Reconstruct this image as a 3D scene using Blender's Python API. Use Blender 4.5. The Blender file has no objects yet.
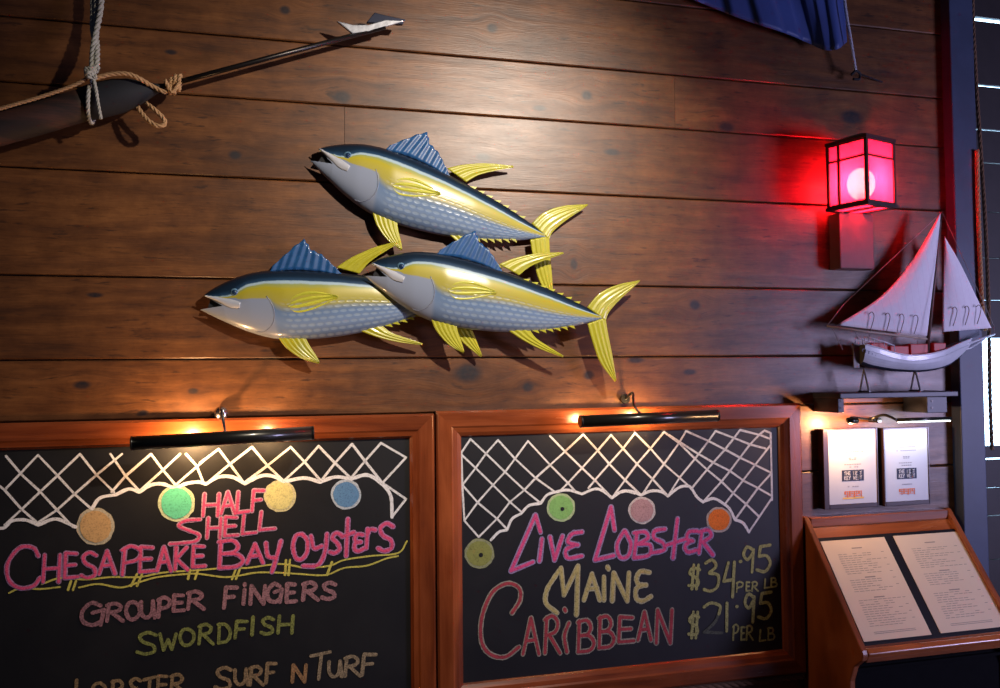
import bpy, bmesh, math, random
from mathutils import Vector, Matrix
random.seed(7)
scene = bpy.context.scene
COL = scene.collection

# ------------------------------------------------------------------ camera
FPX = 870.0
YAW, PITCH, ROLL = 0.26668386, 0.03451808, -0.01063354
CAM = Vector((0, -2.8, 1.62))
_f = Vector((math.sin(YAW)*math.cos(PITCH), math.cos(YAW)*math.cos(PITCH), math.sin(PITCH)))
_r0 = Vector((math.cos(YAW), -math.sin(YAW), 0))
_u0 = _r0.cross(_f)
_r = _r0*math.cos(ROLL) + _u0*math.sin(ROLL)
_u = -_r0*math.sin(ROLL) + _u0*math.cos(ROLL)
cam = bpy.data.cameras.new('camera')
cam.sensor_fit = 'HORIZONTAL'; cam.sensor_width = 36; cam.lens = FPX*36/1000
cam.clip_start = 0.02
camo = bpy.data.objects.new('camera', cam); COL.objects.link(camo)
M = Matrix.Identity(4)
for i in range(3):
    M[i][0] = _r[i]; M[i][1] = _u[i]; M[i][2] = -_f[i]; M[i][3] = CAM[i]
camo.matrix_world = M
scene.camera = camo

# ------------------------------------------------------------------ exposure, world, large lights
scene.view_settings.view_transform = 'Standard'
scene.view_settings.look = 'None'
scene.view_settings.gamma = 1
scene.view_settings.exposure = 0.0
scene.view_settings.use_curve_mapping = False
w = bpy.data.worlds.new('world'); scene.world = w; w.use_nodes = True
w.node_tree.nodes['Background'].inputs[0].default_value = (0.30, 0.40, 0.75, 1)
w.node_tree.nodes['Background'].inputs[1].default_value = 0.03

def light(name, kind, loc, color, power, size=0.1, target=None, spot=None, blend=0.8, sizey=None):
    l = bpy.data.lights.new(name, kind)
    l.color = color; l.energy = power
    if kind == 'AREA':
        l.size = size
        if sizey: l.shape = 'RECTANGLE'; l.size_y = sizey
    else: l.shadow_soft_size = size
    if spot: l.spot_size = math.radians(spot); l.spot_blend = blend
    o = bpy.data.objects.new(name, l); COL.objects.link(o); o.location = loc
    if target is not None:
        o.rotation_euler = (Vector(target)-Vector(loc)).to_track_quat('-Z', 'Y').to_euler()
    return o
# assumed ceiling spot, unseen and without a fixture, aimed at the fish
light('assumed_ceiling_spot', 'SPOT', (1.25, -1.75, 2.95), (1.0, 0.88, 0.74), 255, 0.035, (0.55, 0, 2.0), 76, 1.0)
# assumed cool daylight: unseen area light at the right, no window built there
light('assumed_daylight', 'AREA', (4.5, -2.6, 1.5), (0.60, 0.56, 1.0), 82, 0.8, (2.0, 0, 1.7), sizey=0.9)

# ------------------------------------------------------------------ photo frame to places
def ray(x, y): return _f + _r*((x-500)/FPX) + _u*((344-y)/FPX)
def P(x, y, d=0.0):
    v = ray(x, y); return CAM + v*((-d-CAM.y)/v.y)
def PXX(x, y, X):
    v = ray(x, y); return CAM + v*((X-CAM.x)/v.x)
def Pplane(x, y, o, n):
    v = ray(x, y); return CAM + v*((o-CAM).dot(n)/v.dot(n))

# ------------------------------------------------------------------ materials
class NT:
    def __init__(s, m):
        s.nt = m.node_tree; s.n = s.nt.nodes; s.l = s.nt.links
        s.b = s.n['Principled BSDF']; s.out = s.n['Material Output']
    def new(s, t, **k):
        nd = s.n.new(t)
        for a, v in k.items(): setattr(nd, a, v)
        return nd
    def put(s, nd, i, v):
        if v is None: return
        if isinstance(v, bpy.types.NodeSocket): s.l.new(v, nd.inputs[i])
        else: nd.inputs[i].default_value = v
    def math(s, op, a, b=None, c=None, clamp=False):
        nd = s.new('ShaderNodeMath', operation=op, use_clamp=clamp)
        s.put(nd, 0, a); s.put(nd, 1, b); s.put(nd, 2, c); return nd.outputs[0]
    def mix(s, f, a, b, blend='MIX'):
        nd = s.new('ShaderNodeMix', data_type='RGBA', blend_type=blend)
        s.put(nd, 0, f); s.put(nd, 6, a); s.put(nd, 7, b); return nd.outputs[2]
    def ramp(s, fac, stops, interp='LINEAR'):
        nd = s.new('ShaderNodeValToRGB'); s.l.new(fac, nd.inputs[0])
        e = nd.color_ramp.elements; nd.color_ramp.interpolation = interp
        while len(e) < len(stops): e.new(0.5)
        for i, (p, c) in enumerate(stops):
            e[i].position = p; e[i].color = (c[0], c[1], c[2], 1) if len(c) == 3 else c
        return nd.outputs[0]
    def noise(s, vec, scale, detail=3, rough=0.5, dist=0.0):
        nd = s.new('ShaderNodeTexNoise'); s.put(nd, 'Vector', vec)
        nd.inputs['Scale'].default_value = scale; nd.inputs['Detail'].default_value = detail
        nd.inputs['Roughness'].default_value = rough; nd.inputs['Distortion'].default_value = dist
        return nd.outputs['Fac']
    def comb(s, x, y, z):
        nd = s.new('ShaderNodeCombineXYZ'); s.put(nd, 0, x); s.put(nd, 1, y); s.put(nd, 2, z); return nd.outputs[0]
    def bump(s, h, strength, dist=0.002):
        nd = s.new('ShaderNodeBump'); s.l.new(h, nd.inputs['Height'])
        nd.inputs['Strength'].default_value = strength; nd.inputs['Distance'].default_value = dist
        s.l.new(nd.outputs[0], s.b.inputs['Normal'])
    def maprange(s, v, a, b, c, d, smooth=True):
        nd = s.new('ShaderNodeMapRange', interpolation_type='SMOOTHSTEP' if smooth else 'LINEAR')
        s.put(nd, 0, v); s.put(nd, 1, a); s.put(nd, 2, b); s.put(nd, 3, c); s.put(nd, 4, d); return nd.outputs[0]

def rgba(c): return (c[0], c[1], c[2], 1)
def newmat(name, rough=0.5, metal=0.0, coat=0.0, coat_rough=0.1):
    m = bpy.data.materials.new(name); m.use_nodes = True
    t = NT(m)
    t.b.inputs['Roughness'].default_value = rough; t.b.inputs['Metallic'].default_value = metal
    t.b.inputs['Coat Weight'].default_value = coat; t.b.inputs['Coat Roughness'].default_value = coat_rough
    return m, t
def mat(name, c, rough=0.5, metal=0.0, coat=0.0, var=0.15, scale=30, bump=0.0, emit=None, es=0.0):
    m, t = newmat(name, rough, metal, coat)
    tc = t.new('ShaderNodeTexCoord').outputs['Object']
    n = t.noise(tc, scale, 3)
    col = t.mix(n, rgba([x*(1-var) for x in c]), rgba([min(1, x*(1+var)) for x in c]))
    t.l.new(col, t.b.inputs['Base Color'])
    if bump: t.bump(n, bump, 0.003)
    if emit:
        t.b.inputs['Emission Color'].default_value = rgba(emit); t.b.inputs['Emission Strength'].default_value = es
    return m

def wood(name, dark, mid, lite, rough=0.35, coat=0.25, axis='X', grain=26.0, knots=(), attr=None, bump=0.35, stretch=1.3, lowk=0.16):
    m, t = newmat(name, rough, 0, coat, 0.18 if coat > 0.15 else 0.38)
    tc = t.new('ShaderNodeTexCoord').outputs['Object']
    sp = t.new('ShaderNodeSeparateXYZ'); t.l.new(tc, sp.inputs[0])
    X, Y, Z = sp.outputs[0], sp.outputs[1], sp.outputs[2]
    if axis == 'Z': X, Z = Z, X
    if attr:
        a = t.new('ShaderNodeAttribute', attribute_name=attr).outputs['Fac']
    else:
        oi = t.new('ShaderNodeObjectInfo'); a = oi.outputs['Random']
    X0, Z0 = X, Z
    warp = None; mask = None
    for (kx, kz, rx, rz) in knots:
        dx = t.math('MULTIPLY', t.math('SUBTRACT', X0, kx), 1/rx)
        dz = t.math('MULTIPLY', t.math('SUBTRACT', Z0, kz), 1/rz)
        ds = t.math('SQRT', t.math('ADD', t.math('MULTIPLY', dx, dx), t.math('MULTIPLY', dz, dz)))
        k = t.maprange(ds, 0.45, 1.25, 1.0, 0.0)
        # grain bends round the knot
        g = t.math('MULTIPLY', t.math('MULTIPLY', dz, rz*0.9), t.maprange(ds, 0.5, 4.5, -0.85, 0.0))
        mask = k if mask is None else t.math('MAXIMUM', mask, k)
        warp = g if warp is None else t.math('ADD', warp, g)
    Zw = t.math('ADD', Z, warp) if warp is not None else Z
    ax = t.math('MULTIPLY', a, 37.0)
    lowv = t.comb(t.math('ADD', t.math('MULTIPLY', X, 1.1), ax), t.math('MULTIPLY', Y, 3.0), t.math('MULTIPLY', Zw, 5.0))
    low = t.noise(lowv, 1.6, 2, 0.5)
    Zl = t.math('ADD', Zw, t.math('MULTIPLY', low, lowk))
    gv = t.comb(t.math('ADD', t.math('MULTIPLY', X, stretch), ax), t.math('MULTIPLY', Y, 6.0), t.math('MULTIPLY', Zl, grain))
    g1 = t.noise(gv, 1.0, 5, 0.62, 0.12)
    rings = t.math('MULTIPLY_ADD', t.math('SINE', t.math('MULTIPLY', Zl, grain*7.5)), 0.5, 0.5)
    fv = t.comb(t.math('ADD', t.math('MULTIPLY', X, stretch*6), ax), t.math('MULTIPLY', Y, 9.0), t.math('MULTIPLY', Zw, grain*14))
    fine = t.noise(fv, 1.0, 2, 0.6)
    h = t.math('ADD', t.math('MULTIPLY', g1, 0.66), t.math('ADD', t.math('MULTIPLY', rings, 0.14-0.08*(attr is not None)), t.math('MULTIPLY', fine, 0.20+0.08*(attr is not None))))
    c = t.ramp(h, [(0.27, dark), (0.46, mid), (0.70, lite)])
    bl = t.noise(t.comb(t.math('ADD', X, ax), Y, t.math('MULTIPLY', Z, 3.0)), 2.4, 3, 0.6)
    c = t.mix(1.0, c, t.ramp(bl, [(0.28, (0.62, 0.58, 0.56)), (0.62, (1.1, 1.1, 1.1))]), 'MULTIPLY')
    pv = t.math('MULTIPLY_ADD', a, 0.34, 0.83)
    c = t.mix(1.0, c, t.comb(pv, pv, pv), 'MULTIPLY')
    if attr:    # short dark flecks and mottling of the old boards
        fl_ = t.noise(t.comb(t.math('ADD', t.math('MULTIPLY', X, 13.0), ax), t.math('MULTIPLY', Y, 9.0), t.math('MULTIPLY', Zw, 75.0)), 1.0, 3, 0.6)
        ar_ = t.noise(t.comb(t.math('ADD', t.math('MULTIPLY', X, 3.0), ax), Y, t.math('MULTIPLY', Z, 7.0)), 1.3, 2)
        fm = t.math('MULTIPLY', t.maprange(fl_, 0.56, 0.68, 0.0, 0.75), t.maprange(ar_, 0.40, 0.60, 0.15, 1.0))
        c = t.mix(fm, c, (0.022, 0.009, 0.005, 1))
        mt_ = t.noise(tc, 11.0, 4, 0.65)
        c = t.mix(1.0, c, t.ramp(mt_, [(0.32, (0.70, 0.66, 0.62)), (0.65, (1.12, 1.12, 1.10))]), 'MULTIPLY')
    if mask is not None:
        kn = t.noise(tc, 60, 3)
        mk = t.math('MULTIPLY', mask, t.math('MULTIPLY_ADD', kn, 0.6, 0.6), clamp=True)
        c = t.mix(mk, c, (0.012, 0.010, 0.013, 1))
    t.l.new(c, t.b.inputs['Base Color'])
    t.l.new(t.math('MULTIPLY_ADD', g1, -0.2, rough+0.1), t.b.inputs['Roughness'])
    t.bump(h, bump, 0.004)
    return m

# ------------------------------------------------------------------ mesh helpers
def obj(name, bm, m, parent=None, smooth=False, bevel=0.0, recalc=True, merge=False):
    if merge: bmesh.ops.remove_doubles(bm, verts=bm.verts, dist=1e-5)
    if recalc: bmesh.ops.recalc_face_normals(bm, faces=bm.faces)
    me = bpy.data.meshes.new(name); bm.to_mesh(me); bm.free()
    for x in (m if isinstance(m, (list, tuple)) else [m]): me.materials.append(x)
    if smooth:
        for p in me.polygons: p.use_smooth = True
    o = bpy.data.objects.new(name, me); COL.objects.link(o)
    if parent is not None:
        o.parent = parent
        # parts stay in world coordinates; a sub-part's parent already carries the inverse
        if parent.parent is None: o.matrix_parent_inverse = Matrix.Translation(-parent.location)
    if bevel:
        b = o.modifiers.new('bevel', 'BEVEL'); b.width = bevel; b.segments = 2; b.limit_method = 'ANGLE'; b.angle_limit = math.radians(40)
    return o
def thing(name, label, cat, loc=(0, 0, 0), group=None):
    o = bpy.data.objects.new(name, None); COL.objects.link(o); o.location = loc; o.empty_display_size = 0.1
    o['label'] = label; o['category'] = cat
    if group: o['group'] = group
    return o
def tag(o, label, cat, group=None):
    o['label'] = label; o['category'] = cat
    if group: o['group'] = group
    return o
def struct(o): o['kind'] = 'structure'; return o

def box(bm, lo, hi, mi=0, mtx=None):
    vs = [bm.verts.new((x, y, z)) for x in (lo[0], hi[0]) for y in (lo[1], hi[1]) for z in (lo[2], hi[2])]
    if mtx is not None:
        for v in vs: v.co = mtx @ v.co
    for f in ((0,1,3,2),(4,6,7,5),(0,4,5,1),(2,3,7,6),(0,2,6,4),(1,5,7,3)):
        bm.faces.new([vs[i] for i in f]).material_index = mi
    return vs
def prism(bm, pts, a, b):
    """pts: list of Vectors; extruded by vector b-a"""
    d = Vector(b)-Vector(a)
    A = [bm.verts.new(p) for p in pts]; B = [bm.verts.new(Vector(p)+d) for p in pts]
    bm.faces.new(A); bm.faces.new(B[::-1]); n = len(pts)
    for i in range(n): bm.faces.new((A[i], B[i], B[(i+1) % n], A[(i+1) % n]))
def smoothpath(pts, k=6):
    pts = [Vector(p) for p in pts]
    if len(pts) < 3: return pts
    out = []
    for i in range(len(pts)-1):
        p0 = pts[i-1] if i else pts[0]*2-pts[1]
        p1, p2 = pts[i], pts[i+1]
        p3 = pts[i+2] if i+2 < len(pts) else pts[-1]*2-pts[-2]
        for j in range(k):
            t = j/k
            out.append(0.5*((2*p1)+(p2-p0)*t+(2*p0-5*p1+4*p2-p3)*t*t+(3*p1-p0-3*p2+p3)*t**3))
    out.append(pts[-1]); return out
def frames(pts):
    pts = [Vector(p) for p in pts]; n = len(pts); T = []
    for i in range(n):
        T.append((pts[min(i+1, n-1)]-pts[max(i-1, 0)]).normalized())
    ref = Vector((0, 1, 0)) if abs(T[0].y) < 0.9 else Vector((1, 0, 0))
    N = [(ref-T[0]*ref.dot(T[0])).normalized()]
    for i in range(1, n):
        v = N[-1]-T[i]*N[-1].dot(T[i]); N.append(v.normalized())
    return T, N
def tube(bm, pts, r, n=10, cap=True):
    T, N = frames(pts); rs = r if isinstance(r, (list, tuple)) else [r]*len(pts)
    rings = []
    for p, t, nn, rr in zip(pts, T, N, rs):
        b = t.cross(nn)
        rings.append([bm.verts.new(Vector(p)+(nn*math.cos(2*math.pi*k/n)+b*math.sin(2*math.pi*k/n))*rr) for k in range(n)])
    for a, b in zip(rings, rings[1:]):
        for k in range(n): bm.faces.new((a[k], a[(k+1) % n], b[(k+1) % n], b[k]))
    if cap: bm.faces.new(rings[0][::-1]); bm.faces.new(rings[-1])
def resample(pts, step):
    pts = [Vector(p) for p in pts]; out = [pts[0].copy()]; acc = 0
    for a, b in zip(pts, pts[1:]):
        L = (b-a).length; s = step-acc
        while s <= L:
            out.append(a.lerp(b, s/L)); s += step
        acc = (acc+L) % step
    out.append(pts[-1]); return out
def rope(bm, pts, r, pitch=None, strands=3, smooth=True):
    pitch = pitch or r*7
    if smooth: pts = smoothpath(pts, 8)
    pts = resample(pts, pitch/7)
    if (pts[-1]-pts[-2]).length < 1e-4: pts.pop(-2)
    T, N = frames(pts)
    for s in range(strands):
        path = []; ph = 2*math.pi*s/strands; L = 0
        for i, p in enumerate(pts):
            if i: L += (p-pts[i-1]).length
            a = ph+2*math.pi*L/pitch
            path.append(p+(N[i]*math.cos(a)+T[i].cross(N[i])*math.sin(a))*r*0.52)
        tube(bm, path, r*0.56, 6)
def sphere(bm, c, r, seg=16, sc=(1, 1, 1)):
    bmesh.ops.create_uvsphere(bm, u_segments=seg, v_segments=seg//2, radius=1, matrix=Matrix.Translation(c) @ Matrix.Diagonal((r*sc[0], r*sc[1], r*sc[2], 1)))
def cyl(bm, a, b, r, n=20): tube(bm, [Vector(a), Vector(b)], r, n)

# ------------------------------------------------------------------ setting: plank wall, floor, post, window
KP = [(852,117,13,7),(727,127,9,5),(342,97,10,7),(587,95,6,5),(492,28,6,5),(285,10,6,5),(468,373,15,10),(528,387,6,5),
      (589,375,6,5),(636,360,9,3.5),(695,305,6,5),(193,391,6,3.5),(82,385,10,5),(143,413,6,3.5),(574,264,4,6),
      (483,157,8,4),(235,155,7,5),(171,52,7,3),(612,152,9,3.5),(540,108,7,3),(690,372,7,3),(95,295,9,3)]
knots = []
for (x, y, rx, ry) in KP:
    p = P(x, y); s = (P(x+1, y)-p).length
    knots.append((p.x, p.z, rx*s, ry*s))
WALLWOOD = wood('wall_wood', (0.045, 0.0145, 0.004), (0.122, 0.0435, 0.0115), (0.215, 0.085, 0.025), rough=0.42, coat=0.12, lowk=0.08, stretch=2.6, knots=knots, attr='plank', grain=20)
GAP = mat('gap_dark', (0.006, 0.004, 0.003), 0.9)
ZL = [0.0, 0.28, 0.60, 0.92, 1.25, 1.495, 1.675, 1.922, 2.238, 2.488, 2.682, 2.935, 3.25, 3.5]
JX = {5: [], 6: [P(676, 330).x+0.9], 7: [P(60, 300).x-0.8], 8: [P(345, 240).x], 9: [P(676, 165).x], 10: [P(850, 120).x+0.5]}
bm = bmesh.new(); pid = bm.verts.layers.float.new('plank')
for i in range(len(ZL)-1):
    xs = [-1.6]+[j for j in JX.get(i-0, []) if -1.5 < j < 2.6]+[2.66]
    for a, b in zip(xs, xs[1:]):
        g = 0.0022; z0, z1 = ZL[i]+g, ZL[i+1]-g
        r = random.random(); c = 0.0035
        jo = 0.0006
        prof = [(0.0+0.002*r, z0+c), (0.003+0.002*r, z0), (0.022, z0), (0.022, z1), (0.003+0.002*r, z1), (0.0+0.002*r, z1-c)]
        A = [bm.verts.new((a+jo, y, z)) for y, z in prof]; B = [bm.verts.new((b-jo, y, z)) for y, z in prof]
        for v in A+B: v[pid] = r
        for k in range(6): bm.faces.new((A[k], A[(k+1) % 6], B[(k+1) % 6], B[k]))
        bm.faces.new(A); bm.faces.new(B[::-1])
vs = box(bm, (-1.6, 0.022, 0), (2.66, 0.05, 3.5), 1)
struct(obj('wall_back', bm, [WALLWOOD, GAP]))
bm = bmesh.new()
for i in range(20):
    box(bm, (-1.6, -3.4+i*0.2+0.002, -0.03), (4.2, -3.2+i*0.2-0.002, -0.0))
struct(obj('floor', bm, wood('floor_wood', (0.02, 0.01, 0.006), (0.06, 0.03, 0.015), (0.1, 0.05, 0.03), 0.5)))

NAVY = mat('navy_paint', (0.032, 0.048, 0.095), 0.5, var=0.25, scale=14, bump=0.15)
pd = 0.045
bm = bmesh.new(); box(bm, (2.578, -pd, 0), (2.690, 0.10, 3.5))
struct(obj('trim_1', bm, NAVY, bevel=0.004))

# window beyond the post, with dark boards
PANE = mat('daylight_glass', (0.6, 0.7, 0.9), 0.3, emit=(0.45, 0.72, 1.0), es=9.0)
bm = bmesh.new(); box(bm, (2.692, 0.30, 0.0), (3.9, 0.31, 3.5))
pane = struct(obj('window_1', bm, PANE))
BW = 0.14   # boards stand this far behind the wall face
zg = [P(990, y, -BW).z for y in (-60, 20, 86, 130, 163, 212, 258, 300, 338)]
zlo = [P(990, y, -BW).z for y in (446, 459, 488, 516, 560, 610, 660, 720)]
gaps = {20: 0.014, 86: 0.007, 130: 0.006, 163: 0.004}
SLAT = mat('dark_slat_paint', (0.018, 0.013, 0.013), 0.6, var=0.4, scale=20)
sh = thing('slatted_shutter', 'dark slatted boards with bright cracks between them, right of the blue post', 'shutter', (2.71, BW, 0))
def slat(z0, z1, tilt=0.0):
    bm = bmesh.new(); box(bm, (2.70, BW, z0), (3.85, BW+0.02, z1)); obj('slat', bm, SLAT, sh, bevel=0.002)
gh = [0.02, 0.009, 0.004, 0.0028, 0.0018, 0.001, 0.001, 0.001, 0.0]
for i in range(len(zg)-1): slat(zg[i+1]+gh[i+1], zg[i]-gh[i])
gl = [0.0, 0.0035, 0.0014, 0.0014, 0.001, 0.001, 0.001, 0.001]
for i in range(len(zlo)-1): slat(zlo[i+1]+gl[i+1], zlo[i]-gl[i])
bm = bmesh.new(); box(bm, (2.70, BW-0.01, 0.0), (2.715, BW+0.05, 3.4)); obj('side_rail', bm, SLAT, sh)

# ------------------------------------------------------------------ tuna
FUV = 'fish'
def fishmat():
    m, t = newmat('painted_fish', 0.28, 0, 0.7, 0.06)
    uv = t.new('ShaderNodeUVMap', uv_map=FUV).outputs[0]
    sp = t.new('ShaderNodeSeparateXYZ'); t.l.new(uv, sp.inputs[0])
    u, s = sp.outputs[0], sp.outputs[1]       # u along the body 0-1, s height 0-1 in thirds
    n = t.noise(t.comb(t.math('MULTIPLY', u, 14), s, 0.0), 2, 3)
    s2 = t.math('ADD', s, t.math('MULTIPLY_ADD', n, 0.03, -0.015))
    c = t.ramp(s2, [(0.0, (0.11, 0.16, 0.25)), (0.16, (0.18, 0.25, 0.37)), (0.28, (0.13, 0.20, 0.32)), (0.37, (0.36, 0.31, 0.06)),
                    (0.57, (0.40, 0.335, 0.018)), (0.625, (0.28, 0.31, 0.09)), (0.645, (0.36, 0.47, 0.50)), (0.672, (0.34, 0.46, 0.52)), (0.70, (0.02, 0.055, 0.11)), (0.80, (0.007, 0.018, 0.036)), (1.0, (0.006, 0.009, 0.016))])
    # light scale dashes on the belly
    row = t.math('MULTIPLY', s, 17.0); rf = t.math('FLOOR', row)
    cx = t.math('ADD', t.math('MULTIPLY', u, 30.0), t.math('MULTIPLY', rf, 0.5))
    fx = t.math('SUBTRACT', t.math('FRACT', cx), 0.5); fy = t.math('SUBTRACT', t.math('FRACT', row), 0.5)
    dd = t.math('ADD', t.math('MULTIPLY', fx, t.math('MULTIPLY', fx, 0.55)), t.math('MULTIPLY', fy, t.math('MULTIPLY', fy, 1.3)))
    k = t.math('MULTIPLY', t.maprange(dd, 0.02, 0.16, 1.0, 0.0), t.maprange(s, 0.36, 0.46, 1.0, 0.0))
    k = t.math('MULTIPLY', k, t.maprange(u, 0.30, 0.34, 0.0, 1.0))
    k = t.math('MULTIPLY', k, t.math('MULTIPLY_ADD', n, 0.5, 0.15))
    c = t.mix(k, c, (0.38, 0.45, 0.48, 1))
    # cheek
    hd = t.math('MULTIPLY', t.maprange(u, 0.27, 0.29, 1.0, 0.0), t.maprange(s2, 0.36, 0.40, 1.0, 0.0))
    c = t.mix(hd, c, (0.24, 0.275, 0.35, 1))
    t.l.new(c, t.b.inputs['Base Color'])
    t.bump(t.math('SUBTRACT', 0.0, k), 0.35, 0.004)
    return m
def finmat(name, a, b, tip):
    m, t = newmat(name, 0.36, 0, 0.25, 0.1)
    tc = t.new('ShaderNodeTexCoord').outputs['Object']
    n = t.noise(tc, 45, 3); c = t.mix(n, rgba(a), rgba(b))
    n2 = t.noise(tc, 14, 2)
    c = t.mix(t.maprange(n2, 0.60, 0.75, 0, 0.6), c, rgba(tip))
    t.l.new(c, t.b.inputs['Base Color']); return m
FISH = fishmat()
YFIN = finmat('yellow_fin_paint', (0.34, 0.32, 0.010), (0.46, 0.42, 0.025), (0.34, 0.38, 0.12))
GFIN = finmat('olive_fin_paint', (0.36, 0.37, 0.02), (0.60, 0.56, 0.05), (0.2, 0.28, 0.05))
BFIN = finmat('blue_fin_paint', (0.008, 0.045, 0.14), (0.02, 0.10, 0.26), (0.04, 0.16, 0.36))
LIP = mat('lip_paint', (0.42, 0.43, 0.46), 0.3, coat=0.5)
EYE = mat('eye_gloss', (0.012, 0.03, 0.07), 0.08, coat=1.0)
RING = mat('eye_ring', (0.10, 0.20, 0.30), 0.3)
MOUTH = mat('mouth_dark', (0.004, 0.004, 0.005), 0.8)
def cc(x, y): return (360+x/2.373, 110+y/2.373)
def lut(tab, x):
    if x <= tab[0][0]: return tab[0][1]
    for (a, b), (c, d) in zip(tab, tab[1:]):
        if x <= c: return b+(d-b)*(x-a)/(c-a)
    return tab[-1][1]
TOP = [(26,362),(45,353),(70,345),(100,338.5),(130,335),(165,336),(200,341),(260,355),(330,377),(400,402),(470,431),(520,456),(548,471),(578,488)]
BOT = [(12,393),(35,413),(60,433),(100,463),(150,492),(200,509),(270,521),(350,527),(430,525),(500,515),(548,504),(578,497)]
TH = [(12,0.006),(64,0.026),(120,0.040),(200,0.050),(300,0.048),(400,0.036),(500,0.020),(578,0.010)]
WL = [(26,364),(64,376),(90,378),(108,370),(130,363),(190,368),(260,386),(350,412),(450,446),(520,472),(578,491.6)]
YL = [(26,365),(64,379),(88,384),(110,396),(165,411),(200,436),(280,448),(350,458),(450,480),(520,490),(578,494)]
def sm(tab):
    out = []
    for p in smoothpath([(a, b, 0) for a, b in tab], 5): out.append((p.x, p.y))
    return out
TOP, BOT, WL, YL = sm(TOP), sm(BOT), sm(WL), sm(YL)
def prof(v): return max(0.0, 1-abs(2*v-1)**2.3)**0.55

def make_tuna(tf, dback, label, standoff_px=((200, 430),)):
    """tf maps local crop x, y, depth to world"""
    root = thing('tuna', label, 'fish sculpture', tf(300, 440, dback), 'yellowfin tuna sculptures on the plank wall')
    def sfy(x, y):       # relief depth at crop point
        t, b = lut(TOP, x), lut(BOT, x)
        v = min(1, max(0, (y-t)/(b-t))); return lut(TH, x)*prof(v)
    bm = bmesh.new(); uvl = bm.loops.layers.uv.new(FUV); info = {}
    NV = 28
    def section(x, ya, yb, th):
        ring = []
        for k in range(NV+1):
            # cosine spacing so the curved edge is dense
            v = 0.5-0.5*math.cos(math.pi*k/NV); y = ya+(yb-ya)*v
            t, wl, yl, b = lut(TOP, x), lut(WL, x), lut(YL, x), max(lut(BOT, x), 393.5)
            vt = bm.verts.new(tf(x, y, dback+lut(TH, x)*max(prof(min(1, max(0, (y-t)/(b-t)))), 0.30*prof(v))))
            wl = min(max(wl, t+0.5), b-1.0); yl = min(max(yl, wl+0.4), b-0.4)
            if y <= wl: s = 3-(y-t)/(wl-t)
            elif y <= yl: s = 2-(y-wl)/(yl-wl)
            else: s = 1-(y-yl)/(b-yl)
            info[vt] = ((x-12)/566.0, max(0, min(3, s))/3)
            ring.append(vt)
        bk = bm.verts.new(tf(x, (ya+yb)/2, dback)); info[bk] = ((x-12)/566.0, 0.3)
        ring.append(bk); return ring
    def skin(rings, ends=1):
        n = len(rings[0])
        for a, b in zip(rings, rings[1:]):
            for k in range(n): bm.faces.new((a[k], b[k], b[(k+1) % n], a[(k+1) % n]))
        bm.faces.new(rings[0] if ends == 1 else rings[-1][::-1])
    xs = [64+(578-64)*i/70 for i in range(71)]
    skin([section(x, lut(TOP, x), lut(BOT, x), lut(TH, x)) for x in xs], 2)
    skin([section(x, lut(TOP, x), 364+(x-27)/37*33.3, 0.006+(x-27)/38*0.019) for x in [27.5, 30, 35, 41, 48, 56, 64]])
    skin([section(x, 392.5+(x-12)/52*4.5, max(lut(BOT, x), 394), 0.006+(x-12)/52*0.018) for x in [12.5, 15, 19, 25, 32, 40, 50, 58, 64]])
    for f in bm.faces:
        for l in f.loops: l[uvl].uv = info[l.vert]
    obj('body', bm, FISH, root, smooth=True)
    bm = bmesh.new()
    prism(bm, [tf(x, y, dback+0.002) for x, y in ((40, 374), (30, 393), (66, 398), (72, 396))], tf(0, 0, 0), tf(0, 0, 0.006)); obj('mouth', bm, MOUTH, root)
    def fin(name, A, B, m, ridges, mode, d0, amp=0.0011, th=0.0035, nt=30, ns=20, saw=0, lift=None):
        A = smoothpath([(a, b, 0) for a, b in A], 8); B = smoothpath([(a, b, 0) for a, b in B], 8)
        def at(C, t):
            f = t*(len(C)-1); i = min(int(f), len(C)-2); return C[i].lerp(C[i+1], f-i)
        bm = bmesh.new(); F = []; K = []
        for i in range(nt+1):
            t = i/nt; a, b = at(A, t), at(B, t); rf, rk = [], []
            for j in range(ns+1):
                s = j/ns; p = a.lerp(b, s)
                if saw and j == ns: p = a.lerp(b, 1+0.09*abs(((t*saw) % 1)-0.5)*2-0.05)
                q = s if mode == 's' else t
                wv = amp*math.sin(2*math.pi*ridges*q)
                edge = math.sin(math.pi*min(1, max(0, (s if mode == 's' else 0.5)))) 
                lf = lift(t, s) if lift else 0
                dd = d0+wv+lf
                rf.append(bm.verts.new(tf(p.x, p.y, dd+th*(0.25+0.75*edge))))
                rk.append(bm.verts.new(tf(p.x, p.y, dd-th*(0.25+0.75*edge)*0.5)))
            F.append(rf); K.append(rk)
        for G in (F, K):
            for i in range(nt):
                for j in range(ns): bm.faces.new((G[i][j], G[i+1][j], G[i+1][j+1], G[i][j+1]))
        for i in range(nt):
            for j in (0, ns): bm.faces.new((F[i][j], F[i+1][j], K[i+1][j], K[i][j]))
        for j in range(ns):
            for i in (0, nt): bm.faces.new((F[i][j], F[i][j+1], K[i][j+1], K[i][j]))
        return obj(name, bm, m, root, smooth=True)
    dm = dback+0.010
    fin('dorsal_fin', [(183,342),(235,350),(290,366),(338,386)], [(190,332),(232,307),(272,288),(283,312),(304,330),(322,356),(338,382)], BFIN, 9, 't', dm, 0.0012, 0.003, 90, 8, saw=9)
    fin('second_dorsal_fin', [(330,366),(365,352),(420,340),(482,337)], [(378,392),(405,371),(445,354),(484,341)], YFIN, 3, 's', dm)
    fin('anal_fin', [(345,518),(385,545),(430,568),(482,587)], [(402,520),(420,542),(450,562),(484,583)], YFIN, 3, 's', dm)
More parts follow.
